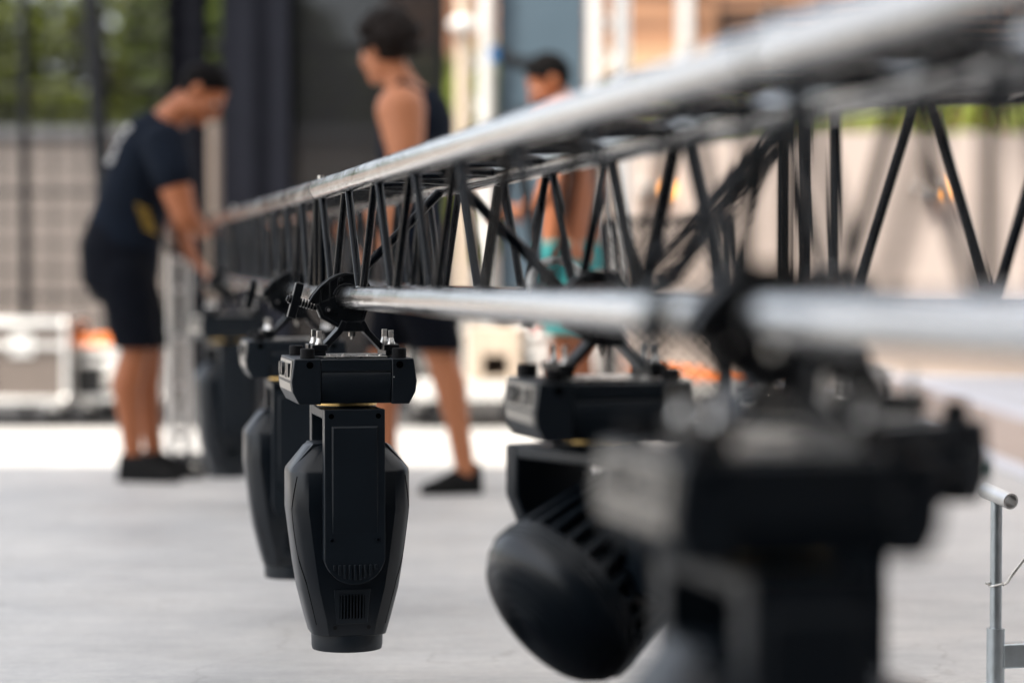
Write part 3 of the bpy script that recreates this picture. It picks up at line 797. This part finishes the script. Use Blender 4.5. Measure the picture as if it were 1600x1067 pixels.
k = MB(); k.box(X(777,13.7)-p0.x, X(914,13.7)-p0.x, 0, .12, .6, 5); k.build('sheet', 'bluegrey', pn, bevel=.01)
for z in (1.75, 3.2):
    k = MB(); k.box(X(777,13.7)-p0.x+.01, X(914,13.7)-p0.x-.01, -.012, -.002, z, z+.05); k.build('seam_rail', 'bluegrey', pn)
for px in (790, 900):
    k = MB(); k.box(X(px,13.7)-p0.x-.03, X(px,13.7)-p0.x+.03, .03, .09, 0, .598); k.build('leg', 'darkpaint', pn)
k = MB(); pts = [W(775,78,13.45), W(790,92,13.42), W(812,101,13.42), W(835,100,13.44), W(842,106,13.44), W(846,150,13.46), W(846,260,13.5)]
k.tube(pts, .035, n=10); tag(k.build('cable_bundle', 'rubber'), 'black cable bundle drooping across the blue grey panel', 'cable')
k = MB(); k.cyl(W(771,76,13.40), W(772,98,13.40), .028, n=16); tag(k.build('clip', 'blue'), 'small blue clip on the white tower where the cable starts', 'clip')

# wire cage with black netting
d = 11.0; cg = empty('mesh_cage', fx(1042, d), 'open wire mesh cage on the floor behind the truss', 'cage'); w = X(1136,d)-X(1042,d); zt = Z(347,d); dp = .30
k = MB()
for sx in (-1,1):
    for sy in (-1,1): k.cyl((sx*w,sy*dp,.0),(sx*w,sy*dp,zt),.014,n=10)
for z in (.12, zt):
    for sy in (-1,1): k.cyl((-w,sy*dp,z),(w,sy*dp,z),.014,n=10)
    for sx in (-1,1): k.cyl((sx*w,-dp,z),(sx*w,dp,z),.014,n=10)
k.build('frame', 'darkpaint', cg)
k = MB()
def lattice(P, L, H, st, r):
    n = int((L+H)/st)
    for i in range(1, n):
        s_ = i*st
        a0 = (min(s_,L), max(0,s_-L)); a1 = (max(0,s_-H), min(s_,H)); k.cyl(P(*a0), P(*a1), r, n=5)
        b0 = (L-a0[0], a0[1]); b1 = (L-a1[0], a1[1]); k.cyl(P(*b0), P(*b1), r, n=5)
for sy in (-1,1): lattice(lambda u,v: (-w+u, sy*dp, .12+v), 2*w, zt-.12, .075, .0035)
for sx in (-1,1): lattice(lambda u,v: (sx*w, -dp+u, .12+v), 2*dp, zt-.12, .075, .0035)
o = k.build('mesh', 'darkpaint', cg)
# heap of black netting slung inside
nt_ = MB(); rnd = random.Random(5)
for i in range(90):
    t = i/89; p = W(985+190*t, 470-225*t**1.15+rnd.uniform(-20,20)*(1-.5*t), d+rnd.uniform(-.18,.18))
    q = p+Vector((rnd.uniform(.10,.24), rnd.uniform(-.08,.08), rnd.uniform(.07,.2)))
    mid = (p+q)/2+Vector((rnd.uniform(-.03,.03),rnd.uniform(-.05,.05),-.03))
    nt_.tube([p, mid, q], [.004,.011,.005], n=6)
tag(nt_.build('netting', 'drape'), 'bunched black netting rising slantwise out of the wire cage', 'netting')

# small green wedge near the kerb
k = MB(); q = fx(1532, 9.95); k.prism([(q.x-.03,.002),(q.x+.03,.002),(q.x+.022,.045),(q.x-.012,.05)], 'y', q.y-.03, q.y+.05)
tag(k.build('wedge', 'green', bevel=.005), 'tiny dark green wedge on the floor above the barrier post', 'wedge')

# ------------------------------------------------------------------ perimeter walls, lamps, trees, building
lw = empty('boundary_wall', (X(-60,20), 20, 0), 'pale blockwork boundary wall with grey coping at the left, behind the wire fence', 'wall')
k = MB(); k.box(-3, 5.2, 0, .25, -.05, Z(214,20)); k.build('masonry', 'wallgrey', lw)
k = MB(); k.box(-3.05, 5.25, -.05, .30, Z(214,20)+.002, Z(200,20)); k.build('coping', 'coping', lw)
rw = empty('boundary_wall', (X(1250,20), 20, 0), 'smooth beige boundary wall with two wall lamps at the right', 'wall')
k = MB(); k.box(-2.0, 8, 0, .25, -.05, Z(207,20)); k.build('masonry', 'wallbeige', rw)
for px, lab in ((1037,'warm lit wall lamp on the beige wall, the left one, behind the truss bracing'),(1472,'warm lit wall lamp on the beige wall, right one, in the open part')):
    a = W(px-14,296,19.93); r = empty('wall_lamp', a, lab, 'wall lamp', 'wall lamps on the beige wall')
    k = MB(); k.box(-.14,.05,-.03,.066,-.03,.035); k.cyl((.05,-.02,0),(.07,-.02,0),.04,n=14); k.build('bracket', 'alu2', r, bevel=.005)
    k = MB(); k.ell((.105,-.03,0),.05,.045,.048); k.build('bulb', 'lamp', r)

def foliage(name, c, rx, ry, rz, n, size, m, parent=None, seed=0, clumps=14):
    rnd = random.Random(seed); v = MB(); cl = []
    for i in range(clumps):
        while True:
            p = Vector((rnd.uniform(-1,1),rnd.uniform(-1,1),rnd.uniform(-1,1)))
            if p.length < 1: break
        cl.append((p, rnd.uniform(.25,.5)))
    for i in range(n):
        p, r = rnd.choice(cl); q = p+Vector((rnd.gauss(0,1),rnd.gauss(0,1),rnd.gauss(0,1))).normalized()*r*rnd.uniform(.3,1)**.5
        q = Vector(c)+Vector((q.x*rx,q.y*ry,q.z*rz))
        a = Vector((rnd.gauss(0,1),rnd.gauss(0,1),rnd.gauss(0,1))).normalized(); b = a.orthogonal().normalized()
        s = size*rnd.uniform(.6,1.4); nn = a.cross(b)
        v.add([q-a*s, q+b*s*.45, q+a*s, q-b*s*.45], [(0,1,2,3)])
    return v.build(name, m, parent, smooth=0)
def tree(x, y, h, r, m, label, seed, group):
    root = empty('tree', (x,y,0), label, 'tree', group); rnd = random.Random(seed)
    k = MB(); k.tube([(0,0,-.05),(.05,0,h*.25),(-.04,.05,h*.5),(.02,0,h*.8)], [.13,.10,.075,.02], n=10)
    for i in range(6):
        z = h*(.3+.08*i); t = rnd.uniform(0,6.28); k.tube([(0,0,z),(r*.4*math.cos(t),r*.4*math.sin(t),z+h*.12),(r*.75*math.cos(t),r*.75*math.sin(t),z+h*.2)], [.045,.03,.012], n=6)
    k.build('trunk', 'trunk', root)
    foliage('crown', (0,0,h*.58), r*1.25, r*.8, h*.46, 9000, .10, m, root, seed, 22)
GT = 'leafy trees behind the left wall'
for x, y, h, r, m, lab, sd in ((-6.6,25,3.9,1.3,'leaf2','dark leafy tree at the far left edge beyond the fence',1),
    (-5.1,24.6,3.15,1.1,'leaf','mid green tree between the two dark fence posts',2),
    (-3.9,25.5,4.6,1.2,'leaf','tallest green tree between the thick fence post and the black drape',3),
    (-2.9,24.4,3.9,1.0,'leaf2','dark leafy tree half covered by the narrow black drape',4),
    (-1.4,25,3.0,1.2,'leaf','green tree seen dimly through the dark scrim',5)):
    tree(x, y, h, r, m, lab, sd, GT)
hg = empty('hedge', (X(1400,20.9), 20.9, 0), 'yellow green clipped hedge showing over the beige wall', 'hedge')
k = MB()
for i in range(9): k.tube([(-2.4+i*.6,0,-.05),(-2.4+i*.6+.03,.03,1.8)], [.03,.012], n=6)
k.build('stem', 'trunk', hg)
v = MB(); rnd = random.Random(12)
for i in range(9000):
    q = Vector((rnd.uniform(-3.4,3.6), rnd.uniform(-.32,.32), rnd.uniform(1.15,2.28+.12*math.sin(i*.7)))); a = Vector((rnd.gauss(0,1),rnd.gauss(0,1),rnd.gauss(0,1))).normalized(); b = a.orthogonal().normalized(); s = .055*rnd.uniform(.6,1.4)
    v.add([q-a*s, q+b*s*.5, q+a*s, q-b*s*.5], [(0,1,2,3)])
v.build('foliage', 'leaf3', hg, smooth=0)
shrub = empty('shrub', (X(700,19), 19, 0), 'yellow green shrub peeking out between the scrim and the white tower', 'shrub')
k = MB(); k.tube([(0,0,-.05),(.03,0,1.2)], [.04,.02], n=6); k.build('stem', 'trunk', shrub)
foliage('foliage', (0,0,1.55), .5, .4, .6, 2200, .06, 'leaf3', shrub, 31)

hs = empty('timber_building', (X(1300,26), 26, 0), 'brown timber clad building rising behind the beige wall', 'building')
x0, x1 = X(600,26)-hs.location.x, X(2000,26)-hs.location.x
k = MB(); k.box(x0, x1, 0, 5, -.05, 7); k.build('wall', 'timber', hs)
k = MB(); k.box(x0-.02, x1+.02, -.05, -.003, Z(128,26), Z(78,26)); k.build('fascia', 'tan', hs)
for px in (700, 1068, 1340, 1560):
    k = MB(); q = X(px,26)-hs.location.x; k.box(q-.07,q+.07,-.12,-.055,-.05,7); k.build('column', 'white' if px == 1068 else 'floorwood', hs)
# slatted screens on the right half
for i in range(3):
    q0 = X(1120+i*172,26)-hs.location.x; q1 = X(1288+i*172,26)-hs.location.x
    k = MB()
    for j in range(8): z = Z(172,26)+j*.14; k.box(q0,q1,-.16,-.125,z,z+.085)
    for q in (q0,(q0+q1)/2,q1): k.box(q-.02,q+.02,-.124,-.056,Z(175,26),Z(170,26)+1.15)
    k.build('slat_screen', 'darkpaint', hs)

# wire fence with posts at the left
fn = empty('wire_fence', (X(40,13.9), 13.9, 0), 'tall dark welded wire fence with steel posts at the left', 'fence'); f0 = fn.location
k = MB(); q = f0*-1
P = lambda px, py, d=13.9: W(px,py,d)-f0
k.cyl(fx(40,13.9)-f0, P(40,-60), .028, n=12); k.build('post', 'darkpaint', fn)
k = MB(); k.cyl(fx(185,13.8)-f0, P(140,-60,13.8), .052, n=14); k.build('post', 'darkpaint', fn)
k = MB(); k.cyl(fx(-120,13.9)-f0, P(-120,-60), .028, n=12); k.build('post', 'darkpaint', fn)
k = MB(); L = X(262,13.9)-X(-120,13.9); xx = X(-120,13.9)-f0.x
for i in range(int(L/.15)+1): k.cyl((xx+i*.15,.02,.05),(xx+i*.15,.02,2.75),.0065,n=5)
for i in range(18): k.cyl((xx,.026,.08+i*.15),(xx+L,.026,.08+i*.15),.0065 if i%4 else .012,n=5)
k.build('wire_mesh', 'darkpaint', fn)
k = MB(); k.box(xx,xx+L,.06,.064,.05,2.75); k.build('debris_netting', 'scrim2', fn)

# ------------------------------------------------------------------ black truss standing crosswise behind
db = 6.3; bt = empty('black_truss', fx(1440, db), 'black crosswise truss with thick V braces in front of the beige wall at right', 'truss'); bt0 = bt.location
def PB(px, py, dy=0): return W(px, py, db)-bt0+Vector((0,dy,0))
zt_, zb_ = 150, 486
for dy in (0, -.42):
    for py in (zt_, zb_):
        k = MB(); k.cyl(PB(1222,py,dy), PB(1900,py,dy), .024, n=20); k.build('chord', 'brace', bt)
def bbr(a, b, r=.0165):
    k = MB(); k.cyl(a, b, r, n=14); k.build('brace', 'brace', bt)
for ax_ in (1440, 1660, 1880):
    bbr(PB(ax_-8,zt_), PB(ax_-112,zb_)); 
    if ax_ < 1880: bbr(PB(ax_+8,zt_), PB(ax_+112,zb_))
bbr(PB(1303,zt_), PB(1303,zb_)); bbr(PB(1226,zt_), PB(1226,zb_)); bbr(PB(1226,zt_,-.42), PB(1226,zb_,-.42))
for i, px in enumerate((1226,1303,1440,1570,1700,1880)):
    bbr(PB(px,zt_), PB(px+(0 if i%2 else 40),zt_,-.42), .013); bbr(PB(px,zb_), PB(px,zb_,-.42), .013)
for px in (1226, 1880):
    k = MB(); q = PB(px,zb_,-.21); k.cyl((q.x,q.y,.03-0), (q.x,q.y,q.z-.001), .022, n=14); k.obox((q.x,q.y,q.z-.03),(.03,0,0),(0,.25,0),(0,0,.012)); k.cyl((q.x,q.y,.002),(q.x,q.y,.03),.20,n=32); k.build('stand', 'darkpaint', bt)

# ------------------------------------------------------------------ people
def basis(f, u):
    f = Vector(f).normalized(); u = Vector(u); r = f.cross(u).normalized(); u = r.cross(f)
    return Matrix((r, f, u)).transposed()     # local x = person's right, y = forward, z = up
def torso(mb, rings, d, lat, n=20):
    """rings: (px, py, half depth px, half width m); lat = unit vector across the body"""
    cs = [W(px,py,d) for px,py,_,_ in rings]; rs = []
    for i, (px,py,a,b) in enumerate(rings):
        t = (cs[min(i+1,len(cs)-1)]-cs[max(i-1,0)]).normalized(); fw = t.cross(lat).normalized()
        rs.append([cs[i]+fw*(a*d/F)*math.cos(2*math.pi*j/n)+lat*b*math.copysign(abs(math.sin(2*math.pi*j/n))**.8, math.sin(2*math.pi*j/n)) for j in range(n)])
    mb.rings(rs)
def head(mb, c, B, k=1.0):
    L = lambda x,y,z: c+B @ (Vector((x,y,z))*k)
    mb.ell(c+B @ Vector((0,-.012,.025)*1) if False else L(0,-.010,.025), .076*k,.095*k,.093*k, B, 20, 14)
    mb.ell(L(0,.022,-.045), .060*k,.068*k,.068*k, B, 18, 12)      # jaw
    mb.ell(L(0,.072,-.088), .026*k,.022*k,.022*k, B)                # chin
    mb.ell(L(0,.080,.020), .052*k,.014*k,.012*k, B)                 # brow
    mb.chain([L(0,.090,.008), L(0,.104,-.022), L(0,.108,-.034)], [.010*k,.013*k,.015*k], n=10)   # nose
    mb.ell(L(0,.086,-.060), .026*k,.012*k,.008*k, B); mb.ell(L(0,.084,-.072), .023*k,.012*k,.008*k, B)  # lips
    for s in (-1,1):
        mb.ell(L(s*.078,-.008,-.008), .010*k,.020*k,.033*k, B)      # ear
        mb.ell(L(s*.045,.062,-.022), .024*k,.022*k,.024*k, B)       # cheek
def face_bits(root, c, B, k=1.0):
    L = lambda x,y,z: c+B @ (Vector((x,y,z))*k)
    for s in (-1,1):
        e = MB(); e.ell(L(s*.031,.0785,.002), .013*k,.010*k,.0075*k, B, 12, 8); e.build('eye', 'white', root)
        e = MB(); e.ell(L(s*.031,.0875,.001), .0055*k,.003*k,.0055*k, B, 10, 6); e.build('iris', 'hair', root)
def hand(mb, w, dirv, nrm, curl=.9, k=1.0, side=1):
    """palm plus five separate bent fingers; nrm = back of hand, side = thumb side sign"""
    f = Vector(dirv).normalized(); nrm = Vector(nrm); r = f.cross(nrm).normalized(); up = r.cross(f)
    B = Matrix((r, f, up)).transposed()
    mb.ell(w+f*.045*k, .041*k, .052*k, .017*k, B, 16, 10)
    for i, (o, ln) in enumerate(((-.030,.070),(-.010,.080),(.011,.075),(.030,.060))):
        p = w+f*.085*k+r*o*k; pts = [p]; a = .25*curl
        for s_, q in ((.45,1),(.32,1),(.26,1)):
            dv = f*math.cos(a)-up*math.sin(a); p = p+dv*ln*s_*k; pts.append(p); a += .75*curl
        mb.chain(pts, [.0095*k,.009*k,.0085*k,.0075*k], n=8)
    b = w+f*.025*k+r*side*.034*k; t1 = b+(f*.6+r*side*.75-up*.3).normalized()*.036*k; t2 = t1+(f*.9+r*side*.15-up*.5).normalized()*.030*k
    mb.chain([b,t1,t2], [.013*k,.0105*k,.009*k], n=8)
def shoe(root, heel, toe, name='shoe', m='shoe'):
    """heel, toe on the floor"""
    f = (toe-heel); L = f.length; f.normalize(); r = Vector((f.y,-f.x,0)); v = MB()
    pr = [(0,.034,.098),(.06,.042,.112),(.25,.046,.112),(.5,.046,.080),(.75,.047,.05),(.93,.040,.038),(1.0,.022,.026)]
    rs = []
    for t, hw, h in pr:
        c = heel+f*L*t; rs.append([c+r*hw*x+Vector((0,0,.006+h*z)) for x,z in ((-1,0),(-1,.35),(-.75,.75),(-.35,1),(.35,1),(.75,.75),(1,.35),(1,0))])
    v.rings(rs); o = v.vox(name, m, root, voxel=.007, smooth=4)
    s = MB(); s.rings([[c for c in [heel+f*L*t+r*hw*1.06*sx+Vector((0,0,z)) for sx,z in ((-1,.001),(-1,.016),(1,.016),(1,.001))]] for t,hw,h in pr]); s.build('sole', 'rubber', o)
    return o

# --- man bending at the truss end (navy T-shirt)
d1 = 9.70; LAT = Vector((0,1,0))
b = MB()
rings = [(276,176,19,.062),(262,192,26,.085),(246,210,42,.165),(232,240,49,.195),(218,285,51,.180),(203,340,55,.160),(190,390,60,.172),(190,425,57,.172)]
torso(b, rings, d1, LAT)
hc = W(318,146,d1-.02); HB = basis((.72,-.12,-.68), (.66,.0,.74))
b.chain([W(262,192,d1), W(288,168,d1), W(305,152,d1)], [.068,.060,.058])
head(b, hc, HB)
nl, fl = d1-.095, d1+.095
b.chain([W(192,425,nl), W(204,490,nl), W(211,548,nl), W(197,600,nl), W(202,655,nl), W(207,715,nl)], [.098,.086,.058,.064,.046,.038])
b.chain([W(200,425,fl), W(222,490,fl), W(231,546,fl), W(226,598,fl), W(232,650,fl), W(240,706,fl)], [.098,.086,.058,.063,.046,.038])
# feet inside shoes
b.chain([W(207,715,nl), fx(203,nl,.06)], [.037,.034]); b.chain([W(240,706,fl), fx(237,fl,.06)], [.037,.034])
# arms
s1, e1, w1 = W(258,226,d1-.21), W(289,338,d1-.26), W(316,362,d1-.17)
b.chain([s1, W(272,282,d1-.25), e1, (e1*2+w1)/3+Vector((0,0,-.005)), w1], [.078,.068,.050,.050,.030])
hand(b, w1, Vector((.62,.72,.05)), Vector((0,-.3,1)), 1.0, 1, side=1)
s2, e2, w2 = W(266,224,d1+.20), W(272,345,d1+.24), W(298,400,d1+.05)
b.chain([s2, e2, (e2*2+w2)/3, w2], [.075,.050,.048,.029])
hand(b, w2, Vector((.55,-.25,-.6)), Vector((.7,-.2,.5)), .9, 1, side=-1)
man1 = b.vox('person', 'skin', None, voxel=.0075, smooth=5)
tag(man1, 'person in navy T-shirt and black shorts bending over the far end of the truss', 'person')
face_bits(man1, hc, HB)
h = MB(); h.ell(hc+HB @ Vector((0,-.013,.028)), .081,.1015,.098, HB, 24, 16)
h.vox('hair', 'hair', man1, voxel=.006, smooth=2, cut=[(hc+HB @ Vector((0,.035,.030)), HB @ Vector((0,.72,-.69)))])
t = MB(); rr = [(px,py,a+2.5,bb+.012) for px,py,a,bb in rings[1:]]
rr[0] = (262,190,30,.098)
torso(t, rr, d1, LAT)
t.chain([s1, W(270,272,d1-.25)], [.092,.086]); t.chain([s2, W(268,275,d1+.235)], [.09,.085])
ud = (W(272,282,d1-.25)-s1).normalized()
t.vox('shirt', 'navy', man1, voxel=.010, smooth=5, cut=[(W(270,281,d1), Vector((.12,0,-1)) if False else Vector((.9,0,-.02))*0+Vector((.0,0,0)))] if False else None)
q = MB()
for i in range(5):
    p = W(178+i*2-i*6, 262-i*13+20, d1); 
for i in range(4):
    a = W(214+0, 222+i*14, d1); 
# white lettering block on the back and yellow print at the hip, as raised patches
for j in range(4):
    c0 = W(203-j*9.0, 203+j*16, d1-.10); q.obox(c0, (.010,0,.016), (0,.045,0), (-.010,0,.006))
q.build('back_print', 'print', man1, bevel=.003)
q = MB()
for j in range(5):
    c0 = W(223+j*3.4, 325+j*9, d1-.185+.004*j); q.obox(c0, Vector((.026,0,-.012)), (0,.006,0), (.001,0,.0032))
q.build('hip_print', 'yellow', man1, bevel=.002)
p = MB(); torso(p, [(198,352,58,.172),(189,392,63.5,.186),(189,428,61,.186),(200,455,52,.180)], d1, LAT)
p.chain([W(194,430,nl), W(205,490,nl), W(213,538,nl)], [.112,.104,.096]); p.chain([W(202,430,fl), W(220,490,fl), W(228,536,fl)], [.112,.100,.092])
p.vox('shorts', 'black', man1, voxel=.010, smooth=4, cut=[(W(212,543,d1), Vector((0,0,-1)))])
shoe(man1, fx(186,nl), fx(280,nl-.06)); shoe(man1, fx(222,fl), fx(312,fl-.05))

# --- man in a dark tank top walking left
d2 = 9.17; f2 = Vector((-.98,.18,0)).normalized(); L2 = Vector((.18,.98,0)).normalized()
b = MB()
rings = [(624,122,17,.056),(632,138,24,.09),(641,160,42,.155),(643,195,47,.190),(643,250,46,.178),(645,320,43,.158),(648,385,46,.168),(648,430,46,.172)]
torso(b, rings, d2, L2)
hc = W(602,82,d2); HB = basis((-.74,.64,-.20), (-.12,.10,1))
b.chain([W(632,142,d2), W(620,118,d2), W(610,98,d2)], [.066,.058,.056]); head(b, hc, HB)
sn, sf = W(645,178,d2)-L2*.195, W(643,172,d2)+L2*.195
en = W(628,292,d2-.24); wn = W(598,372,d2-.20)
b.chain([sn, W(634,235,d2-.23), en, (en*2+wn)/3, wn], [.094,.070,.050,.046,.029]); hand(b, wn, Vector((-.6,.2,-.6)), Vector((-.5,-.7,.4)), .7, 1, 1)
ef = W(625,290,d2+.26); wf = W(570,350,d2+.2)
b.chain([sf, ef, (ef*2+wf)/3, wf], [.076,.046,.045,.029]); hand(b, wf, Vector((-.8,0,-.2)), Vector((0,.5,.8)), .7, 1, -1)
nl, fl = d2-.09, d2+.10
b.chain([W(650,430,nl), W(672,500,nl), W(690,560,nl), W(704,605,nl), W(714,660,nl), W(727,735,nl)], [.098,.086,.060,.063,.046,.038])
b.chain([W(640,430,fl), W(618,500,fl), W(600,560,fl), W(598,605,fl), W(602,660,fl), W(606,728,fl)], [.098,.086,.060,.063,.046,.038])
b.chain([W(727,735,nl), fx(731,nl,.06)], [.037,.034]); b.chain([W(606,728,fl), fx(610,fl,.06)], [.037,.034])
man2 = b.vox('person', 'skin2', None, voxel=.0075, smooth=5)
tag(man2, 'curly haired person in dark tank top and shorts walking left behind the truss', 'person')
face_bits(man2, hc, HB)
h = MB(); rnd = random.Random(3); h.ell(hc+HB @ Vector((0,-.022,.036)), .088,.105,.098, HB, 22, 14)
for i in range(120):
    v = Vector((rnd.gauss(0,1), rnd.gauss(0,1)-.35, rnd.gauss(0,1)+.45)).normalized()
    if v.y > .55 and v.z < .45: continue
    if v.z < -.55: continue
    q_ = rnd.uniform(.92,1.14); g_ = rnd.uniform(.014,.025); h.ell(hc+HB @ Vector((v.x*.095*q_, -.026+v.y*.118*q_, .034+v.z*.104*q_)), g_,g_,g_, n=8, m=6)
h.vox('hair', 'hair2', man2, voxel=.008, smooth=1, cut=[(hc+HB @ Vector((0,.050,.020)), HB @ Vector((0,.80,-.60)))])
t = MB(); torso(t, [(px,py,a+3,bb+.010) for px,py,a,bb in [(646,146,34,.085),(650,166,47,.140),(652,190,53,.180),(650,225,53,.190)]+rings[4:]], d2, L2)
for s in (-1,1):
    o_ = L2*s*.085
    t.chain([W(610,205,d2)+o_, W(618,158,d2)+o_*.95, W(638,138,d2)+o_*.95, W(668,158,d2)+o_, W(684,205,d2)+o_], [.030]*5)
t.vox('tank_top', 'navy', man2, voxel=.009, smooth=4)
p = MB(); torso(p, [(647,372,48,.176),(648,400,49,.184),(650,440,49,.186)], d2, L2)
p.chain([W(650,440,nl), W(668,490,nl), W(682,538,nl)], [.112,.106,.10]); p.chain([W(642,440,fl), W(622,490,fl), W(610,535,fl)], [.112,.104,.098])
p.vox('shorts', 'black', man2, voxel=.010, smooth=4, cut=[(W(680,546,d2), Vector((0,0,-1)))])
shoe(man2, fx(752,nl+.02), fx(657,nl-.04)); shoe(man2, fx(628,fl), fx(535,fl))

# --- shirtless man in teal shorts behind the truss
d3 = 10.45; f3 = Vector((-.86,.5,0)).normalized(); L3 = Vector((.5,.86,0)).normalized()
b = MB()
rings = [(874,160,15,.056),(882,172,22,.09),(890,190,38,.155),(892,225,42,.185),(891,275,41,.175),(890,325,39,.16),(890,372,41,.165),(890,405,42,.17)]
torso(b, rings, d3, L3)
hc = W(858,130,d3); HB = basis((-.80,-.12,-.52), (-.45,.0,.86))
b.chain([W(884,176,d3), W(872,156,d3), W(864,142,d3)], [.064,.058,.056]); head(b, hc, HB)
sn, sf = W(888,202,d3)-L3*.19, W(890,200,d3)+L3*.19
en, wn = W(868,290,d3-.3), W(822,330,d3-.28)
b.chain([sn, en, (en*2+wn)/3, wn], [.074,.047,.046,.029]); hand(b, wn, Vector((-.9,.0,.1)), Vector((0,-.3,1)), .9, 1, 1)
ef, wf = W(868,290,d3+.25), W(815,338,d3+.1)
b.chain([sf, ef, (ef*2+wf)/3, wf], [.072,.046,.045,.029]); hand(b, wf, Vector((-.9,-.1,.1)), Vector((0,.3,1)), .9, 1, -1)
nl, fl = d3-.1, d3+.1
b.chain([W(890,408,nl), W(884,480,nl), W(880,550,nl), W(886,600,nl), W(888,650,nl), W(890,700,nl)], [.096,.084,.056,.06,.044,.037])
b.chain([W(894,408,fl), W(902,480,fl), W(905,548,fl), W(910,598,fl), W(912,648,fl), W(914,694,fl)], [.096,.084,.056,.06,.044,.037])
b.chain([W(890,700,nl), fx(892,nl,.06)], [.036,.033]); b.chain([W(914,694,fl), fx(916,fl,.06)], [.036,.033])
man3 = b.vox('person', 'skin', None, voxel=.0085, smooth=5)
tag(man3, 'shirtless person in teal shorts looking down, seen through the truss bracing', 'person')
face_bits(man3, hc, HB)
h = MB(); h.ell(hc+HB @ Vector((0,-.014,.030)), .083,.1015,.100, HB, 24, 16)
h.vox('hair', 'hair', man3, voxel=.007, smooth=2, cut=[(hc+HB @ Vector((0,.035,.030)), HB @ Vector((0,.72,-.69)))])
p = MB(); torso(p, [(890,378,44,.176),(890,405,46,.184),(890,425,45,.186)], d3, L3)
p.chain([W(889,425,nl), W(884,470,nl), W(881,520,nl)], [.108,.104,.098]); p.chain([W(894,425,fl), W(901,470,fl), W(904,520,fl)], [.108,.102,.096])
p.vox('shorts', 'teal', man3, voxel=.010, smooth=4, cut=[(W(680,518,d3), Vector((0,0,-1)))])
shoe(man3, fx(904,nl), fx(828,nl)); shoe(man3, fx(928,fl), fx(852,fl))

# ------------------------------------------------------------------ light
wd = bpy.data.worlds.new('World'); SC.world = wd; wd.use_nodes = True
t = wd.node_tree; bg = t.nodes['Background']; sk = t.nodes.new('ShaderNodeTexSky'); sk.sky_type = 'NISHITA'; sk.sun_disc = False
el = math.asin(SUN.z); sk.sun_elevation = el; sk.sun_rotation = math.atan2(SUN.x, SUN.y)
sk.air_density = 1.0; sk.dust_density = 2.5; sk.ozone_density = 1.0
hs_ = t.nodes.new('ShaderNodeHueSaturation'); hs_.inputs['Saturation'].default_value = .35
t.links.new(sk.outputs[0], hs_.inputs['Color']); t.links.new(hs_.outputs[0], bg.inputs[0]); bg.inputs[1].default_value = .13
sl = bpy.data.lights.new('sun', 'SUN'); sl.energy = 2.7; sl.angle = R(.5); sl.color = (1, .93, .82)
so = bpy.data.objects.new('sun', sl); COL.objects.link(so); so.rotation_euler = SUN.to_track_quat('Z','Y').to_euler(); so.location = (0,0,20)

cam = bpy.data.cameras.new('camera'); co = bpy.data.objects.new('camera', cam); COL.objects.link(co); SC.camera = co
cam.sensor_width = 36; cam.lens = 36*F/1600; cam.clip_end = 2000; cam.clip_start = .05
co.location = (0,0,CAMH); co.rotation_euler = (R(90)-math.atan((533.5-HZ)/F), 0, 0)
cam.dof.use_dof = True; cam.dof.focus_distance = 4.66; cam.dof.aperture_fstop = 1.5; cam.dof.aperture_blades = 0

SC.view_settings.view_transform = 'Standard'; SC.view_settings.look = 'None'; SC.view_settings.gamma = 1
SC.view_settings.exposure = 1.64
SC.cycles.use_denoising = True
SC.cycles.max_bounces = 8
SC.cycles.sample_clamp_indirect = 6
